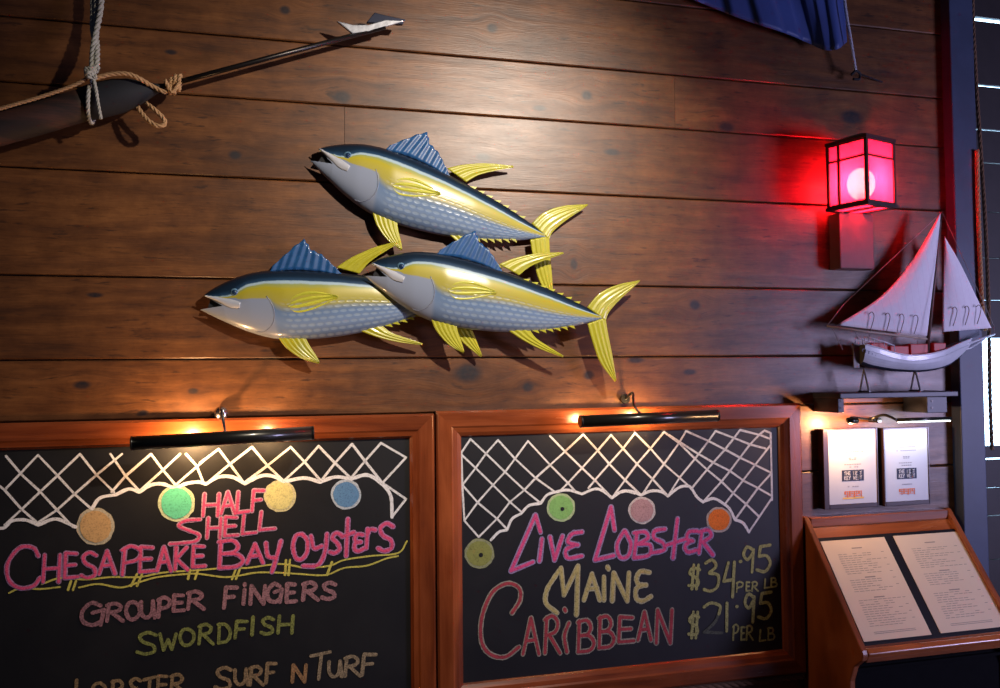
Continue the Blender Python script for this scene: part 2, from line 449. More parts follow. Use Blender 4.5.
    fin('pelvic_fin', [(168,494),(182,525),(210,556),(245,577)], [(228,505),(234,530),(243,555),(248,573)], YFIN, 5, 's', dm)
    fin('tail_fin', [(540,468),(568,436),(610,415),(666,403)], [(585,500),(592,480),(618,450),(664,408)], YFIN, 4, 's', dback+0.008)
    fin('tail_fin', [(541,507),(553,550),(572,600),(606,645)], [(584,492),(590,530),(600,580),(610,641)], YFIN, 4, 's', dback+0.008)
    pk = dback+sfy(250, 430)
    fin('pectoral_fin', [(203,428),(225,410),(265,410),(317,432)], [(205,436),(222,452),(260,452),(318,438)], GFIN, 3.5, 's', pk-0.003, 0.0022, 0.004)
    fin('lip', [(29,363),(56,374),(84,386),(104,398)], [(30,367),(54,384),(78,404),(99,411)], LIP, 1, 's', dback+0.026, 0.0, 0.004, lift=lambda t, s: -0.008+0.018*t)
    # gill cover edge
    bm = bmesh.new()
    g = [(163,398),(172,425),(170,450),(158,468),(140,476),(124,473)]
    tube(bm, smoothpath([tf(x, y, dback+sfy(x, y)-0.0002) for x, y in g], 6), 0.0016, 6); obj('gill_cover', bm, mat('gill_edge', (0.20, 0.22, 0.28), 0.4), root, smooth=True)
    # eye
    e = tf(96, 373, dback+sfy(96, 373)-0.004); s = (tf(100, 373, 0)-tf(90, 373, 0)).length/10
    bm = bmesh.new(); sphere(bm, e, 10*s, 20, (1, 0.65, 1)); eo = obj('eye', bm, RING, root, smooth=True)
    bm = bmesh.new(); sphere(bm, e-Vector((0, 0.0025, 0)), 7.4*s, 20, (1, 0.8, 1)); obj('pupil', bm, EYE, eo, smooth=True)
    for i in range(6):
        x = 415+i*17; y = lut(BOT, x)
        bm = bmesh.new(); prism(bm, [tf(a, b, dm) for a, b in ((x-7, y-3), (x+7, y-4), (x+11, y+4.5))], tf(0, 0, 0), tf(0, 0, 0.004)); obj('finlet', bm, YFIN, root)
    for i in range(7):
        x = 395+i*20; y = lut(TOP, x)
        bm = bmesh.new(); prism(bm, [tf(a, b, dm) for a, b in ((x-8, y+1), (x+5, y+6), (x+9, y+0.5))], tf(0, 0, 0), tf(0, 0, 0.004)); obj('finlet', bm, GFIN, root)
    c = tf(300, 440, dback/2)
    bm = bmesh.new(); box(bm, (c.x-0.02, -dback-0.001, c.z-0.012), (c.x+0.02, 0.001, c.z+0.012)); obj('wall_bracket', bm, MOUTH, root)
    return root
dref = 0.08
def cw(x, y): p = P(*cc(x, y), dref); return complex(p.x, p.z)
c0, c1 = cw(12, 393), cw(560, 492)
def maketf(j=None, t=None, d=None):
    if j is None: a, b = 1, 0
    else:
        pj, pt = P(*j, d), P(*t, d); a = (complex(pt.x, pt.z)-complex(pj.x, pj.z))/(c1-c0); b = complex(pj.x, pj.z)-a*c0
    def tf(x, y, dd):
        z = a*cw(x, y)+b; return Vector((z.real, -dd, z.imag))
    return tf
make_tuna(maketf((311, 158.5), (541, 233.5), 0.06), 0.028, 'uppermost tuna sculpture, angled down to the right, in front of the plank seam')
make_tuna(maketf((199.6, 309), (449, 297.5), 0.06), 0.028, 'leftmost tuna sculpture, nearly level, its tail hidden behind another tuna')
make_tuna(maketf(), 0.066, 'rightmost tuna sculpture with full forked tail, overlapping the tail of the left one')

# ------------------------------------------------------------------ chalkboards
FRAMEW = wood('cherry_frame_wood', (0.09, 0.017, 0.005), (0.22, 0.047, 0.011), (0.34, 0.085, 0.024), rough=0.26, coat=0.5, grain=14, bump=0.08)
FRAMEV = wood('cherry_frame_wood_upright', (0.09, 0.017, 0.005), (0.22, 0.047, 0.011), (0.34, 0.085, 0.024), rough=0.26, coat=0.5, grain=14, bump=0.08, axis='Z')
m, t = newmat('slate', 0.55, 0, 0.0, 0.3); SLATE = m
tc = t.new('ShaderNodeTexCoord').outputs['Object']
n = t.noise(tc, 3.5, 4, 0.6, 0.6); n2 = t.noise(tc, 40, 2)
t.l.new(t.mix(t.maprange(n, 0.35, 0.75, 0, 1), (0.004, 0.004, 0.005, 1), (0.009, 0.0085, 0.009, 1)), t.b.inputs['Base Color'])
_chalk = {}
def chalk(c, cover=0.85):
    key = (tuple(c), cover)
    if key in _chalk: return _chalk[key]
    m, t = newmat('chalk', 0.95)
    t.b.inputs['Specular IOR Level'].default_value = 0.1
    tc = t.new('ShaderNodeTexCoord').outputs['Object']
    n = t.noise(tc, 260, 3, 0.7); n2 = t.noise(tc, 50, 2)
    k = t.math('ADD', t.maprange(n, 0.62-cover*0.42, 0.70-cover*0.16, 0.25, 1.0), t.math('MULTIPLY_ADD', n2, 0.5, -0.25), clamp=True)
    t.l.new(t.mix(k, (c[0]*0.25+0.01, c[1]*0.25+0.01, c[2]*0.25+0.012, 1), rgba(c)), t.b.inputs['Base Color'])
    _chalk[key] = m; return m
BD = 0.012
class Chalk:
    n = 0
    def __init__(s): s.bm = bmesh.new()
    def stroke(s, pts, wpx, smooth=False, layer=0, closed=False):
        if not smooth and len(pts) > 2:
            for a, b in zip(pts, pts[1:]): s.stroke([a, b], wpx, False, layer)
            return
        pts = [Vector((a, b, 0)) for a, b in pts]
        if smooth and len(pts) > 2: pts = smoothpath(pts, 6)
        Chalk.n = (Chalk.n+1) % 12
        d = BD+0.0007+layer*0.0009+Chalk.n*0.00005
        w = [P(p.x, p.y, d+0.0001*i/len(pts)) for i, p in enumerate(pts)]
        r = wpx/2*(P(pts[0].x+1, pts[0].y, d)-w[0]).length
        n = len(w); T = [(w[min(i+1, n-1)]-w[max(i-1, 0)]).normalized() for i in range(n)]
        L, R = [], []
        for i, (p, tt) in enumerate(zip(w, T)):
            nn = Vector((-tt.z, 0, tt.x)); k = 1.0
            if 0 < i < n-1:
                c = (w[i]-w[i-1]).normalized().dot(tt); k = 1/max(0.5, c)
            j = 1+random.uniform(-0.12, 0.12)
            L.append(s.bm.verts.new(p+nn*r*k*j)); R.append(s.bm.verts.new(p-nn*r*k*j))
        def capv(p, tt, sg):
            nn = Vector((-tt.z, 0, tt.x)); return [s.bm.verts.new(p+(nn*math.cos(a)*r+tt*sg*math.sin(a)*r)) for a in (0.8, 1.57, 2.34)]
        for i in range(n-1): s.bm.faces.new((L[i], L[i+1], R[i+1], R[i]))
        s.bm.faces.new([L[0]]+capv(w[0], T[0], -1)+[R[0]]); s.bm.faces.new([L[-1]]+capv(w[-1], T[-1], 1)+[R[-1]])
    def disc(s, c, r, layer=0):
        d = BD+0.0007+layer*0.0009
        vs = []
        for k in range(28):
            a = 2*math.pi*k/28; rr = r*(1+random.uniform(-0.03, 0.03)); vs.append(s.bm.verts.new(P(c[0]+rr*math.cos(a), c[1]+rr*math.sin(a), d)))
        s.bm.faces.new(vs)
    def build(s, name, m, parent, label=None):
        for f in s.bm.faces: f.normal_update()
        o = obj(name, s.bm, m, parent, recalc=False)
        me = o.data
        # all faces look into the room
        bmx = bmesh.new(); bmx.from_mesh(me)
        for f in bmx.faces:
            if f.normal.y > 0: f.normal_flip()
        bmx.to_mesh(me); bmx.free()
        if label: o['label'] = label
        return o
# stroke letters in a unit box, y down; 'c' = smooth curve
F_ = {
 'A': [('l', [(0,1),(0.5,0),(1,1)]), ('l', [(0.22,0.64),(0.8,0.6)])],
 'B': [('l', [(0.08,0),(0.02,1)]), ('c', [(0.0,0.04),(0.55,-0.02),(0.8,0.2),(0.6,0.42),(0.1,0.48)]), ('c', [(0.1,0.48),(0.7,0.48),(1,0.7),(0.75,0.94),(0.0,1)])],
 'C': [('c', [(0.95,0.22),(0.8,0.02),(0.4,0.02),(0.05,0.4),(0.08,0.8),(0.4,1),(0.8,0.95),(1,0.75)])],
 'D': [('l', [(0.1,0),(0.05,1)]), ('c', [(0.02,0.02),(0.6,0.05),(0.95,0.45),(0.7,0.88),(0.05,1)])],
 'E': [('l', [(0.9,0.03),(0.12,0),(0.05,1),(1,0.95)]), ('l', [(0.1,0.5),(0.8,0.47)])],
 'e': [('c', [(0.9,0.05),(0.35,0.02),(0.1,0.25),(0.25,0.45),(0.7,0.47)]), ('c', [(0.5,0.47),(0.08,0.6),(0.1,0.92),(0.5,1),(1,0.85)])],
 'F': [('l', [(1,0.03),(0.15,0.02),(0.0,1)]), ('l', [(0.1,0.5),(0.75,0.46)])],
 'G': [('c', [(0.85,0.12),(0.45,0),(0.05,0.4),(0.1,0.85),(0.5,1),(0.85,0.85)]), ('l', [(0.5,0.45),(1,0.3),(0.85,1)])],
 'H': [('l', [(0.1,0),(0.0,1)]), ('l', [(1,0),(0.92,1)]), ('l', [(0.05,0.52),(0.95,0.48)])],
 'I': [('l', [(0.6,0),(0.4,1)])],
 'i': [('l', [(0.6,0.28),(0.4,1)]), ('l', [(0.6,0),(0.62,0.06)])],
 'K': [('l', [(0.1,0),(0,1)]), ('l', [(0.9,0.02),(0.1,0.52),(1,1)])],
 'L': [('l', [(0.15,0),(0.02,1),(1,0.92)])],
 'M': [('l', [(0,1),(0.2,0),(0.5,0.7),(0.85,0),(1,1)])],
 'N': [('l', [(0.02,1),(0.1,0),(0.9,1),(1,0)])],
 'O': [('c', [(0.6,0.0),(0.2,0.08),(0.0,0.5),(0.2,0.95),(0.6,1),(0.95,0.7),(0.95,0.25),(0.6,0.0)])],
 'P': [('l', [(0.15,0.05),(0.02,1)]), ('c', [(0.0,0.12),(0.5,-0.03),(0.98,0.15),(0.8,0.45),(0.1,0.58)])],
 'R': [('l', [(0.12,0.02),(0.0,1)]), ('c', [(0.0,0.08),(0.5,-0.03),(0.85,0.15),(0.7,0.4),(0.1,0.52)]), ('l', [(0.3,0.5),(1,1)])],
 'r': [('l', [(0.15,0.05),(0.05,1)]), ('c', [(0.1,0.4),(0.4,0.08),(0.95,0.1)])],
 'S': [('c', [(0.95,0.1),(0.55,-0.02),(0.15,0.15),(0.3,0.42),(0.8,0.6),(0.85,0.88),(0.4,1),(0.0,0.9)])],
 's': [('c', [(0.95,0.1),(0.5,0.0),(0.2,0.25),(0.6,0.5),(0.8,0.8),(0.4,1),(0.0,0.95)])],
 'T': [('l', [(0.0,0.15),(1,0.0)]), ('l', [(0.55,0.08),(0.4,1)])],
 't': [('l', [(0.5,0),(0.35,1)]), ('l', [(0.0,0.48),(1,0.36)])],
 'U': [('c', [(0.0,0.05),(0.02,0.7),(0.35,0.98),(0.75,0.75),(0.85,0.0)]), ('l', [(0.85,0.0),(0.98,0.98)])],
 'V': [('l', [(0,0),(0.45,1),(1,0)])],
 'W': [('l', [(0,0),(0.22,1),(0.5,0.35),(0.75,0.95),(1,0)])],
 'Y': [('l', [(0.0,0.05),(0.4,0.5)]), ('l', [(1,0),(0.4,0.5),(0.35,1)])],
 'y': [('c', [(0.05,0.05),(0.15,0.45),(0.55,0.5),(0.85,0.1)]), ('c', [(0.9,0.0),(0.75,0.6),(0.5,0.95),(0.05,0.95)])],
 '$': [('c', [(0.9,0.2),(0.4,0.12),(0.15,0.35),(0.75,0.6),(0.7,0.85),(0.05,0.85)]), ('l', [(0.45,0),(0.3,1)]), ('l', [(0.8,0),(0.65,1)])],
 '1': [('l', [(0.5,0),(0.45,1)])],
 '2': [('c', [(0.1,0.25),(0.4,0),(0.8,0.08),(0.85,0.4),(0.4,0.8),(0.02,0.98)]), ('c', [(0.02,0.95),(0.5,0.88),(1,1)])],
 '3': [('c', [(0.1,0.1),(0.55,0),(0.8,0.2),(0.35,0.42)]), ('c', [(0.35,0.42),(0.95,0.5),(0.9,0.85),(0.45,1),(0,0.95)])],
 '4': [('l', [(0.45,0.02),(0.05,0.55),(0.9,0.5)]), ('l', [(0.95,0.0),(0.8,1)])],
 '5': [('l', [(0.95,0.0),(0.3,0.06),(0.2,0.42)]), ('c', [(0.2,0.42),(0.7,0.4),(0.95,0.68),(0.6,0.98),(0.05,0.92)])],
 '9': [('c', [(0.85,0.12),(0.35,0.0),(0.05,0.3),(0.4,0.5),(0.85,0.2)]), ('l', [(0.88,0.1),(0.75,1)])],
 '.': [('l', [(0.4,0.5),(0.6,0.5)])],
}
def write(letters, wpx, col, parent, label, outline=None, ow=None, cover=0.8, extra=()):
    a, b = Chalk(), Chalk()
    for (ch, x0, y0, x1, y1) in letters:
        for kind, pts in F_[ch]:
            q = [(x0+(x1-x0)*px, y0+(y1-y0)*py) for px, py in pts]
            a.stroke(q, wpx, kind == 'c', 1)
            if outline: b.stroke(q, ow, kind == 'c', 0)
    for kind, q in extra:
        a.stroke(q, wpx, kind == 'c', 1)
        if outline: b.stroke(q, ow, kind == 'c', 0)
    o = a.build('lettering', chalk(col, cover), parent, label)
    if outline: b.build('lettering_outline', chalk(outline, 0.7), o, 'pale outline round the letters')
    else: b.bm.free()

def make_board(label, x0, x1, z0, z1, fw=0.085):
    root = thing('chalkboard', label, 'chalkboard', (x0+(x1-x0)/2, 0, z0))
    prof_ = [(0, 0.001), (0, 0.028), (0.007, 0.034), (0.050, 0.034), (0.056, 0.030), (0.070, 0.027), (fw-0.004, 0.020), (fw, 0.014), (fw, 0.001)]
    def cor(o): return [(x0+o, z0+o), (x1-o, z0+o), (x1-o, z1-o), (x0+o, z1-o)]
    for side in range(4):
        bm = bmesh.new(); A, B = [], []
        for o, d in prof_:
            c = cor(o); a, b = c[side], c[(side+1) % 4]
            A.append(bm.verts.new((a[0], -d, a[1]))); B.append(bm.verts.new((b[0], -d, b[1])))
        n = len(A)
        for k in range(n): bm.faces.new((A[k], A[(k+1) % n], B[(k+1) % n], B[k]))
        bm.faces.new(A); bm.faces.new(B[::-1])
        obj('frame_rail' if side in (0, 2) else 'frame_stile', bm, FRAMEW if side in (0, 2) else FRAMEV, root)
    bm = bmesh.new(); box(bm, (x0+fw-0.01, -BD, z0+fw-0.01), (x1-fw+0.01, -0.001, z1-fw+0.01)); obj('slate_panel', bm, SLATE, root)
    return root
WHITE = (0.78, 0.76, 0.72)
b1 = make_board('chalkboard at the lower left listing oysters, grouper fingers and swordfish', -0.95, 0.534, 0.46, 1.495, 0.078)
b2 = make_board('chalkboard in the middle listing live lobster prices in a cherry frame', 0.540, 1.888, 0.535, 1.502, 0.086)
def lines(par, L, wpx, m, name='chalk_net', label=None, smooth=False, ties=()):
    c = Chalk()
    for l in ties: c.stroke(l, wpx*1.2, False)
    for l in L: c.stroke(l, wpx, smooth)
    return c.build(name, m, par, label)
NET1 = [[(6,456),(22,475),(39.5,491),(57,510),(73,527)],[(38,455),(57,475),(74,493.5),(91,508.6)],[(80,454),(96.5,475),(114,492)],
 [(110.5,454),(125.6,476),(139.5,491)],[(151,454),(163,470),(175.6,485)],[(186,454),(196.5,465.6),(203.5,483)],[(4.6,490),(21,508.6),(37,522.6)],
 [(-20,470),(4.6,490)],[(4.6,490),(38,455)],[(4.6,525),(21,510),(41,491),(57,476),(80,454)],[(38,522.6),(57,510),(74,494.6),(96.5,475),(122,454)],
 [(111.6,492),(125.6,476),(151,454)],[(139.5,491),(163,470),(180,454)],[(175.6,485),(196.5,467),(209,456)],
 [(200,463),(218.6,449)],[(218.6,449),(230,464),(244,483)],[(206,484),(230,464),(252,447)],[(252,447),(267.5,465.6),(283.7,481)],
 [(244,483),(267.5,465.6),(290.7,447)],[(290.7,447),(304.6,462),(321,481)],[(283.7,481),(304.6,462),(318.6,446)],[(318.6,446),(335,463),(351,478.4)],
 [(321,481),(335,463),(352,444)],[(352,444),(365,461),(382.5,483),(406,499),(392,517)],[(351,478),(365,461),(381,443),(406,457.5),(382.5,483)]]
lines(b1, NET1, 2.5, chalk(WHITE, 0.85))
SC1 = [[(-10,527),(3.5,528),(11.6,521),(25.6,520),(38,525)],[(38,525),(56,519),(75.6,527)],[(92,508.6),(100,498),(116,494.6)],[(116,494.6),(129,489),(139.5,492)],
 [(139.5,492),(151,485),(163,484),(175,489)],[(175,489),(185,484),(198,482),(206,484)],[(206,484),(218.6,477),(232.5,477),(245,483.7)],[(245,483.7),(260.5,476),(272,476),(284,481.5)],
 [(287,481),(304.6,478),(320,482)],[(320,482),(335,477),(349,478.4)],[(351,479),(367,475),(381,483),(390.7,496),(392,517)]]
lines(b1, SC1, 3.6, chalk((0.82, 0.80, 0.77), 0.95), 'chalk_net_edge', None, True)
def float_(par, c, r, col, rim, dot=None):
    a = Chalk(); a.disc(c, r, 0); o = a.build('chalk_float', chalk(rim, 0.85), par, 'round chalk float')
    a = Chalk(); a.disc(c, r*0.84, 1); a.build('float_fill', chalk(col, 0.95), o)
    if dot: a = Chalk(); a.disc((c[0]+r*0.1, c[1]+r*0.1), r*0.14, 2); a.build('float_dot', SLATE, o)
float_(b1, (95.5,526.5), 19, (0.56,0.35,0.15), (0.50,0.44,0.30))
float_(b1, (176.5,503), 18.5, (0.12,0.55,0.32), (0.55,0.60,0.35))
float_(b1, (280,496), 16, (0.66,0.60,0.24), (0.64,0.58,0.30))
float_(b1, (346,494.5), 15.2, (0.12,0.25,0.42), (0.50,0.55,0.58))
PINK, PO = (0.72, 0.09, 0.20), (0.60, 0.34, 0.42)
write([('H',203,494,219,516),('A',221,492,235,514),('L',236.5,492,249,513),('F',252,490,264,511)], 2.6, PINK, b1, 'pink chalk word HALF', PO, 4.8)
write([('H',207,518,221,538),('E',224,517,238,536),('L',242,515,256,534),('L',259,512,275,530)], 2.6, PINK, b1, 'pink chalk word SHELL', PO, 4.8,
      extra=[('c', [(200,519.5),(185,521),(179,526),(190,531),(199,535),(196,541),(184,543),(170,544)])])
write([('C',6,547,40,588),('H',43,555,60,582),('E',64,553,78,578),('S',81,553,97,578),('A',99,551,115,574),('P',122,547,141,575),('E',139,547,154,572),
       ('A',157,547,171,571),('K',175,547,188,570),('E',192,546,205,567)], 3.0, PINK, b1, 'pink chalk word CHESAPEAKE', (0.42,0.22,0.36), 5.2)
write([('B',219,541,243,568),('A',247,544,263,563)], 3.0, PINK, b1, 'pink chalk word BAY', (0.50,0.22,0.40), 5.2,
      extra=[('c', [(266,543),(268,556),(276,558)]), ('c', [(281,541),(277,556),(272,572)])])
write([('O',293,534,308,559),('s',330,533,342,553),('t',342,519,354,556),('e',354,534,364,551),('r',366,528,376,548),('S',378,524,394,551)], 3.0, PINK, b1, 'pink chalk word OYSTERS', (0.50,0.22,0.40), 5.2,
      extra=[('c', [(311,536),(314,548),(322,546)]), ('c', [(327,534),(325,552),(318,565),(303,566)])])
YEL = (0.56, 0.50, 0.10)
lines(b1, [[(42,584),(60.5,578),(86,579.5),(112,577),(139.5,577),(163,572.6),(200,570),(235,567),(246.5,568),(277,564),(293,565.6),(307,568),(330,565.6),(344,560),(370,556),(398,553),(407,541)],
           [(9,593),(21,588),(40,589),(60,587)],[(79,587.5),(98,584),(121,587.5),(139.5,582),(158,577),(186,574),(200,574),(223,577),(237,576),(256,572.6),(277,572.6),(300,574),(325.6,575),(344,568),(367,565.6),(386,558.6),(398,556)]],
      2.0, chalk(YEL, 0.8), 'chalk_underline', 'wavy yellow chalk underline', True, [[(71,581),(68,590)],[(76,581),(73,590)],[(137,574),(131,586)],[(142,574),(137,586)],[(190,570),(188,579)],[(198,570),(195,579)],[(237,566),(232,579)],[(241,566),(236,579)],
           [(286,560),(285,575)],[(290,560),(288.5,575)],[(332,562),(327,575)]])
DP = (0.36, 0.17, 0.185)
write([('G',81,603,104,625),('R',107,604,123,621),('O',126,602,140,619),('U',141,601,155,618),('P',158,598,170,617),('E',173,595,184,611),('R',188,592,204,609)], 4.2, DP, b1, 'dusty pink chalk word GROUPER', cover=0.5)
write([('F',224,587,237,608),('i',241,584,247,604),('N',250,586,265,604),('G',267,584,282,602),('E',286,584,296,602),('R',303,583,318,600),('S',322,583,336,599)], 4.2, (0.38,0.19,0.20), b1, 'dusty pink chalk word FINGERS', cover=0.5)
write([('S',137,633,157,654),('W',160,634,176,650),('O',180,629,194,645),('R',199,625,213,644),('D',218,624,231,643),('F',235,621,247,638),('I',250,617,255,635),('S',261,618,274,634),('H',278,616,293,633)], 3.6, (0.25,0.27,0.07), b1, 'yellow green chalk word SWORDFISH', cover=0.5)
write([('L',75,680,86,700),('O',92,683,106,702),('B',112,681,125,700),('S',129,679,141,698),('T',144,677,155,696),('E',157,676,168,694),('R',171,675,184,693)], 3.6, (0.34,0.22,0.10), b1, 'orange brown chalk word LOBSTER', cover=0.5)
write([('S',215,668,232,689),('U',235,669,248,685),('R',250,667,263,685),('F',266,663,276,683)], 3.6, (0.36,0.24,0.12), b1, 'orange brown chalk word SURF', cover=0.5)
write([('N',292,665,306,682)], 3.6, (0.42,0.23,0.10), b1, 'orange brown chalk letter N', cover=0.5)
write([('T',311,652,330,679),('U',329,661,342,677),('R',345,657,360,676),('F',362,654,376,675)], 3.6, (0.36,0.27,0.16), b1, 'tan chalk word TURF', cover=0.5)

NET2 = [[(461.4,454.6),(475.6,468),(493,485),(510,502),(521,511.6)],[(470.5,439),(486,453.6),(505,472),(524.4,490),(539.7,502.4)],[(498,440),(515,458.7),(535.6,478),(555,492)],
 [(528,441),(550,464.8),(568,483),(575,491)],[(550,436),(565,451.5),(582,468),(596.7,482),(611,497)],[(583.4,434.6),(597.7,450.5),(609,463.7),(625,480),(641,495)],
 [(611,435),(623,448.5),(637,464),(652.5,479),(668,496)],[(635,433),(650.5,448.5),(664,464),(680,478),(692,489)],
 [(664,432),(679,443),(695,458.7),(707.5,470),(722,482),(733,493),(746,504),(759,516.6)],[(669,435),(696,452.5),(713.6,462.7),(730,471),(744,481),(758,488),(772,496)],
 [(686,431),(708.5,441),(725,449.5),(740,457.6),(755,464.8),(771.6,473)],[(715.6,431),(734,438),(750,444.4),(765.5,448.5)],[(740,430),(760,435),(770.6,439)],
 [(461.4,452.6),(470.5,439)],[(461.4,452.6),(462.4,485),(464.4,520.7)],[(464.4,520.7),(478.7,537)],[(462.4,485),(475.6,468),(486,453.6),(498,440)],
 [(462.4,485),(477.6,502.4),(497,518.7),(506,528)],[(464.4,520.7),(477.6,502.4),(493,485),(505,472),(515,458.7),(528,441)],
 [(478.7,537),(497,518.7),(510,502),(524.4,490),(535.6,478),(550,465),(565,451.5),(583,434.6)],[(560,491),(568,483),(582,468),(597.7,450.5),(611,435)],
 [(588.5,488),(596.7,478),(623,448.5),(635,433)],[(612,498),(625,480),(637,464),(650.5,448.5),(664,432)],[(642,495),(652.5,479),(664,464),(679,443),(686,431)],
 [(668,496),(680,477),(695,458.7),(708.5,441),(715.6,431)],[(692,488),(707.5,469),(725,449.5),(734,438),(740,430)],[(703,502),(722,481),(730,471),(740,457.6),(750,444.4),(760,434),(764.5,430.5)],
 [(725,504),(744,479),(755,465),(770.6,445)],[(735,519.7),(758,488),(771.6,473)],[(749,532),(772,498)],[(764.5,430.5),(770.6,433),(771.6,473),(772,500)]]
lines(b2, NET2, 1.9, chalk(WHITE, 0.85))
SC2 = [[(491,540),(499,532),(507,530)],[(507,530),(512,519),(521,513.6)],[(521,513.6),(529,505.5),(540.7,503.4)],[(540.7,503.4),(547,495),(556,492),(568,490),(582,494)],
 [(582,494),(594.6,489),(603,491),(612,498)],[(612,498),(623,491),(635,493)],[(620,492),(630,491),(641,495)],[(641,495),(651,491),(661,491.6),(668,496)],[(668,496),(679,487.5),(688,486),(692,489)],
 [(692,489),(697,497),(703,502)],[(703,502),(713.6,498.5),(724,504),(730,509.5),(735,519.7)],[(735,519.7),(743,523),(749,532)]]
lines(b2, SC2, 2.6, chalk((0.80, 0.79, 0.76), 0.95), 'chalk_net_edge', None, True)
float_(b2, (479.5,553.5), 15, (0.26,0.27,0.08), (0.30,0.31,0.17), 1)
float_(b2, (561,507.5), 14.3, (0.24,0.48,0.15), (0.45,0.55,0.30), 1)
float_(b2, (642,510.5), 13.6, (0.45,0.27,0.28), (0.60,0.54,0.52))
float_(b2, (719,519.7), 12.8, (0.80,0.20,0.04), (0.50,0.42,0.36))
BL = (0.34, 0.26, 0.44)
MAG = (0.70, 0.085, 0.24)
write([], 3.0, MAG, b2, 'magenta chalk word LIVE', BL, 5.6, extra=[('l', [(540.5,532),(535.5,515),(511,571),(533,562)]), ('l', [(542,539),(539.5,561)]), ('l', [(550,537),(554.5,560),(562.5,536)]),
      ('c', [(582,532),(572,534),(568,542),(578,545)]), ('c', [(575,545),(566,550),(568,558),(582,556)])])
write([], 3.0, MAG, b2, 'magenta chalk word LOBSTER', BL, 5.6, extra=[('l', [(614.5,530),(611,507),(595,560),(614,555.5)]),
      ('c', [(624,531),(617,545),(620,557),(628,556),(631,544),(625,531)]), ('l', [(637,533),(634,558)]), ('c', [(634,533),(645,532),(648,538),(638,544)]), ('c', [(638,544),(650,545),(649,555),(634,558)]),
      ('c', [(665,529),(655,531),(654,538),(663,543),(664,550),(651,553)]), ('l', [(677.5,519),(673,558)]), ('l', [(667,545),(686,539)]),
      ('c', [(697,531),(689,532),(687,539),(693,541)]), ('c', [(691,541),(685,546),(688,552),(697,550)]), ('l', [(702,531),(699,553)]), ('c', [(699,532),(708,530),(711,536),(703,542)]), ('l', [(703,542),(713,555)])])
MY = (0.52, 0.43, 0.17)
write([('N',612,573,629,601),('e',635,571,651,601)], 3.0, MY, b2, 'yellow chalk word MAINE', (0.50,0.46,0.30), 5.0,
      extra=[('c', [(557,613),(546,603),(547,590),(554,578),(561,568)]), ('l', [(561,568),(564,595),(578,566),(576.5,615)]), ('l', [(584,600),(592,574),(600,600)]), ('l', [(587,589),(597,588)]), ('l', [(604,577),(604,600)]), ('l', [(607.5,567),(608.5,569)])])
CR = (0.40, 0.06, 0.075)
write([('A',523,618,539,654),('R',545,617,560,653),('B',578,621,594,652),('B',599,617,614,648),('E',618,617,634,642),('A',638,612,651,640),('N',656,610,672,643)], 3.0, CR, b2, 'dull red chalk word CARIBBEAN', (0.34,0.30,0.24), 5.2,
      extra=[('c', [(512,613),(520,600),(519,588),(507,583.5),(492,593),(482,617),(481.5,641),(490,654),(505,657),(519,647)]), ('c', [(569,623),(564.5,636),(567,652)]), ('l', [(564.5,609),(565.5,611)])])
PY = (0.44, 0.43, 0.16)
write([('$',688,565,701,589),('3',704,560,719,591),('4',723,562,735,597),('.',738,559,743,564),('9',743,547,755,572),('5',756,545,771,572)], 2.8, PY, b2, 'yellow chalk price $34.95', cover=0.65)
write([('P',736.5,582,743,592),('E',746,582,750,591),('R',752,582,758,591),('L',764.5,579,769.5,588),('B',771,578,777,587)], 1.6, PY, b2, 'small yellow chalk words PER LB', cover=0.65)
write([('$',688,612,700,638),('1',724,603,730,631),('.',735,604,739,609),('9',744.5,594,755.5,622),('5',757.5,592,772,619)], 2.8, PY, b2, 'yellow chalk price $21.95', cover=0.6, extra=[('c',[(704,607),(711,603),(720,606),(719,614)])])
write([], 2.8, (0.11,0.12,0.09), b2, 'smudged grey lower part of the 2', cover=0.6, extra=[('c',[(719,613),(715,622),(705,632)]),('l',[(704,632),(722,633)])])
write([('P',733,625,738.5,640),('E',741,627,745,640),('R',746.5,626,753,640),('L',759.5,630,765.5,641),('B',768,628,774.5,640)], 1.7, PY, b2, 'small yellow chalk words PER LB', cover=0.65)

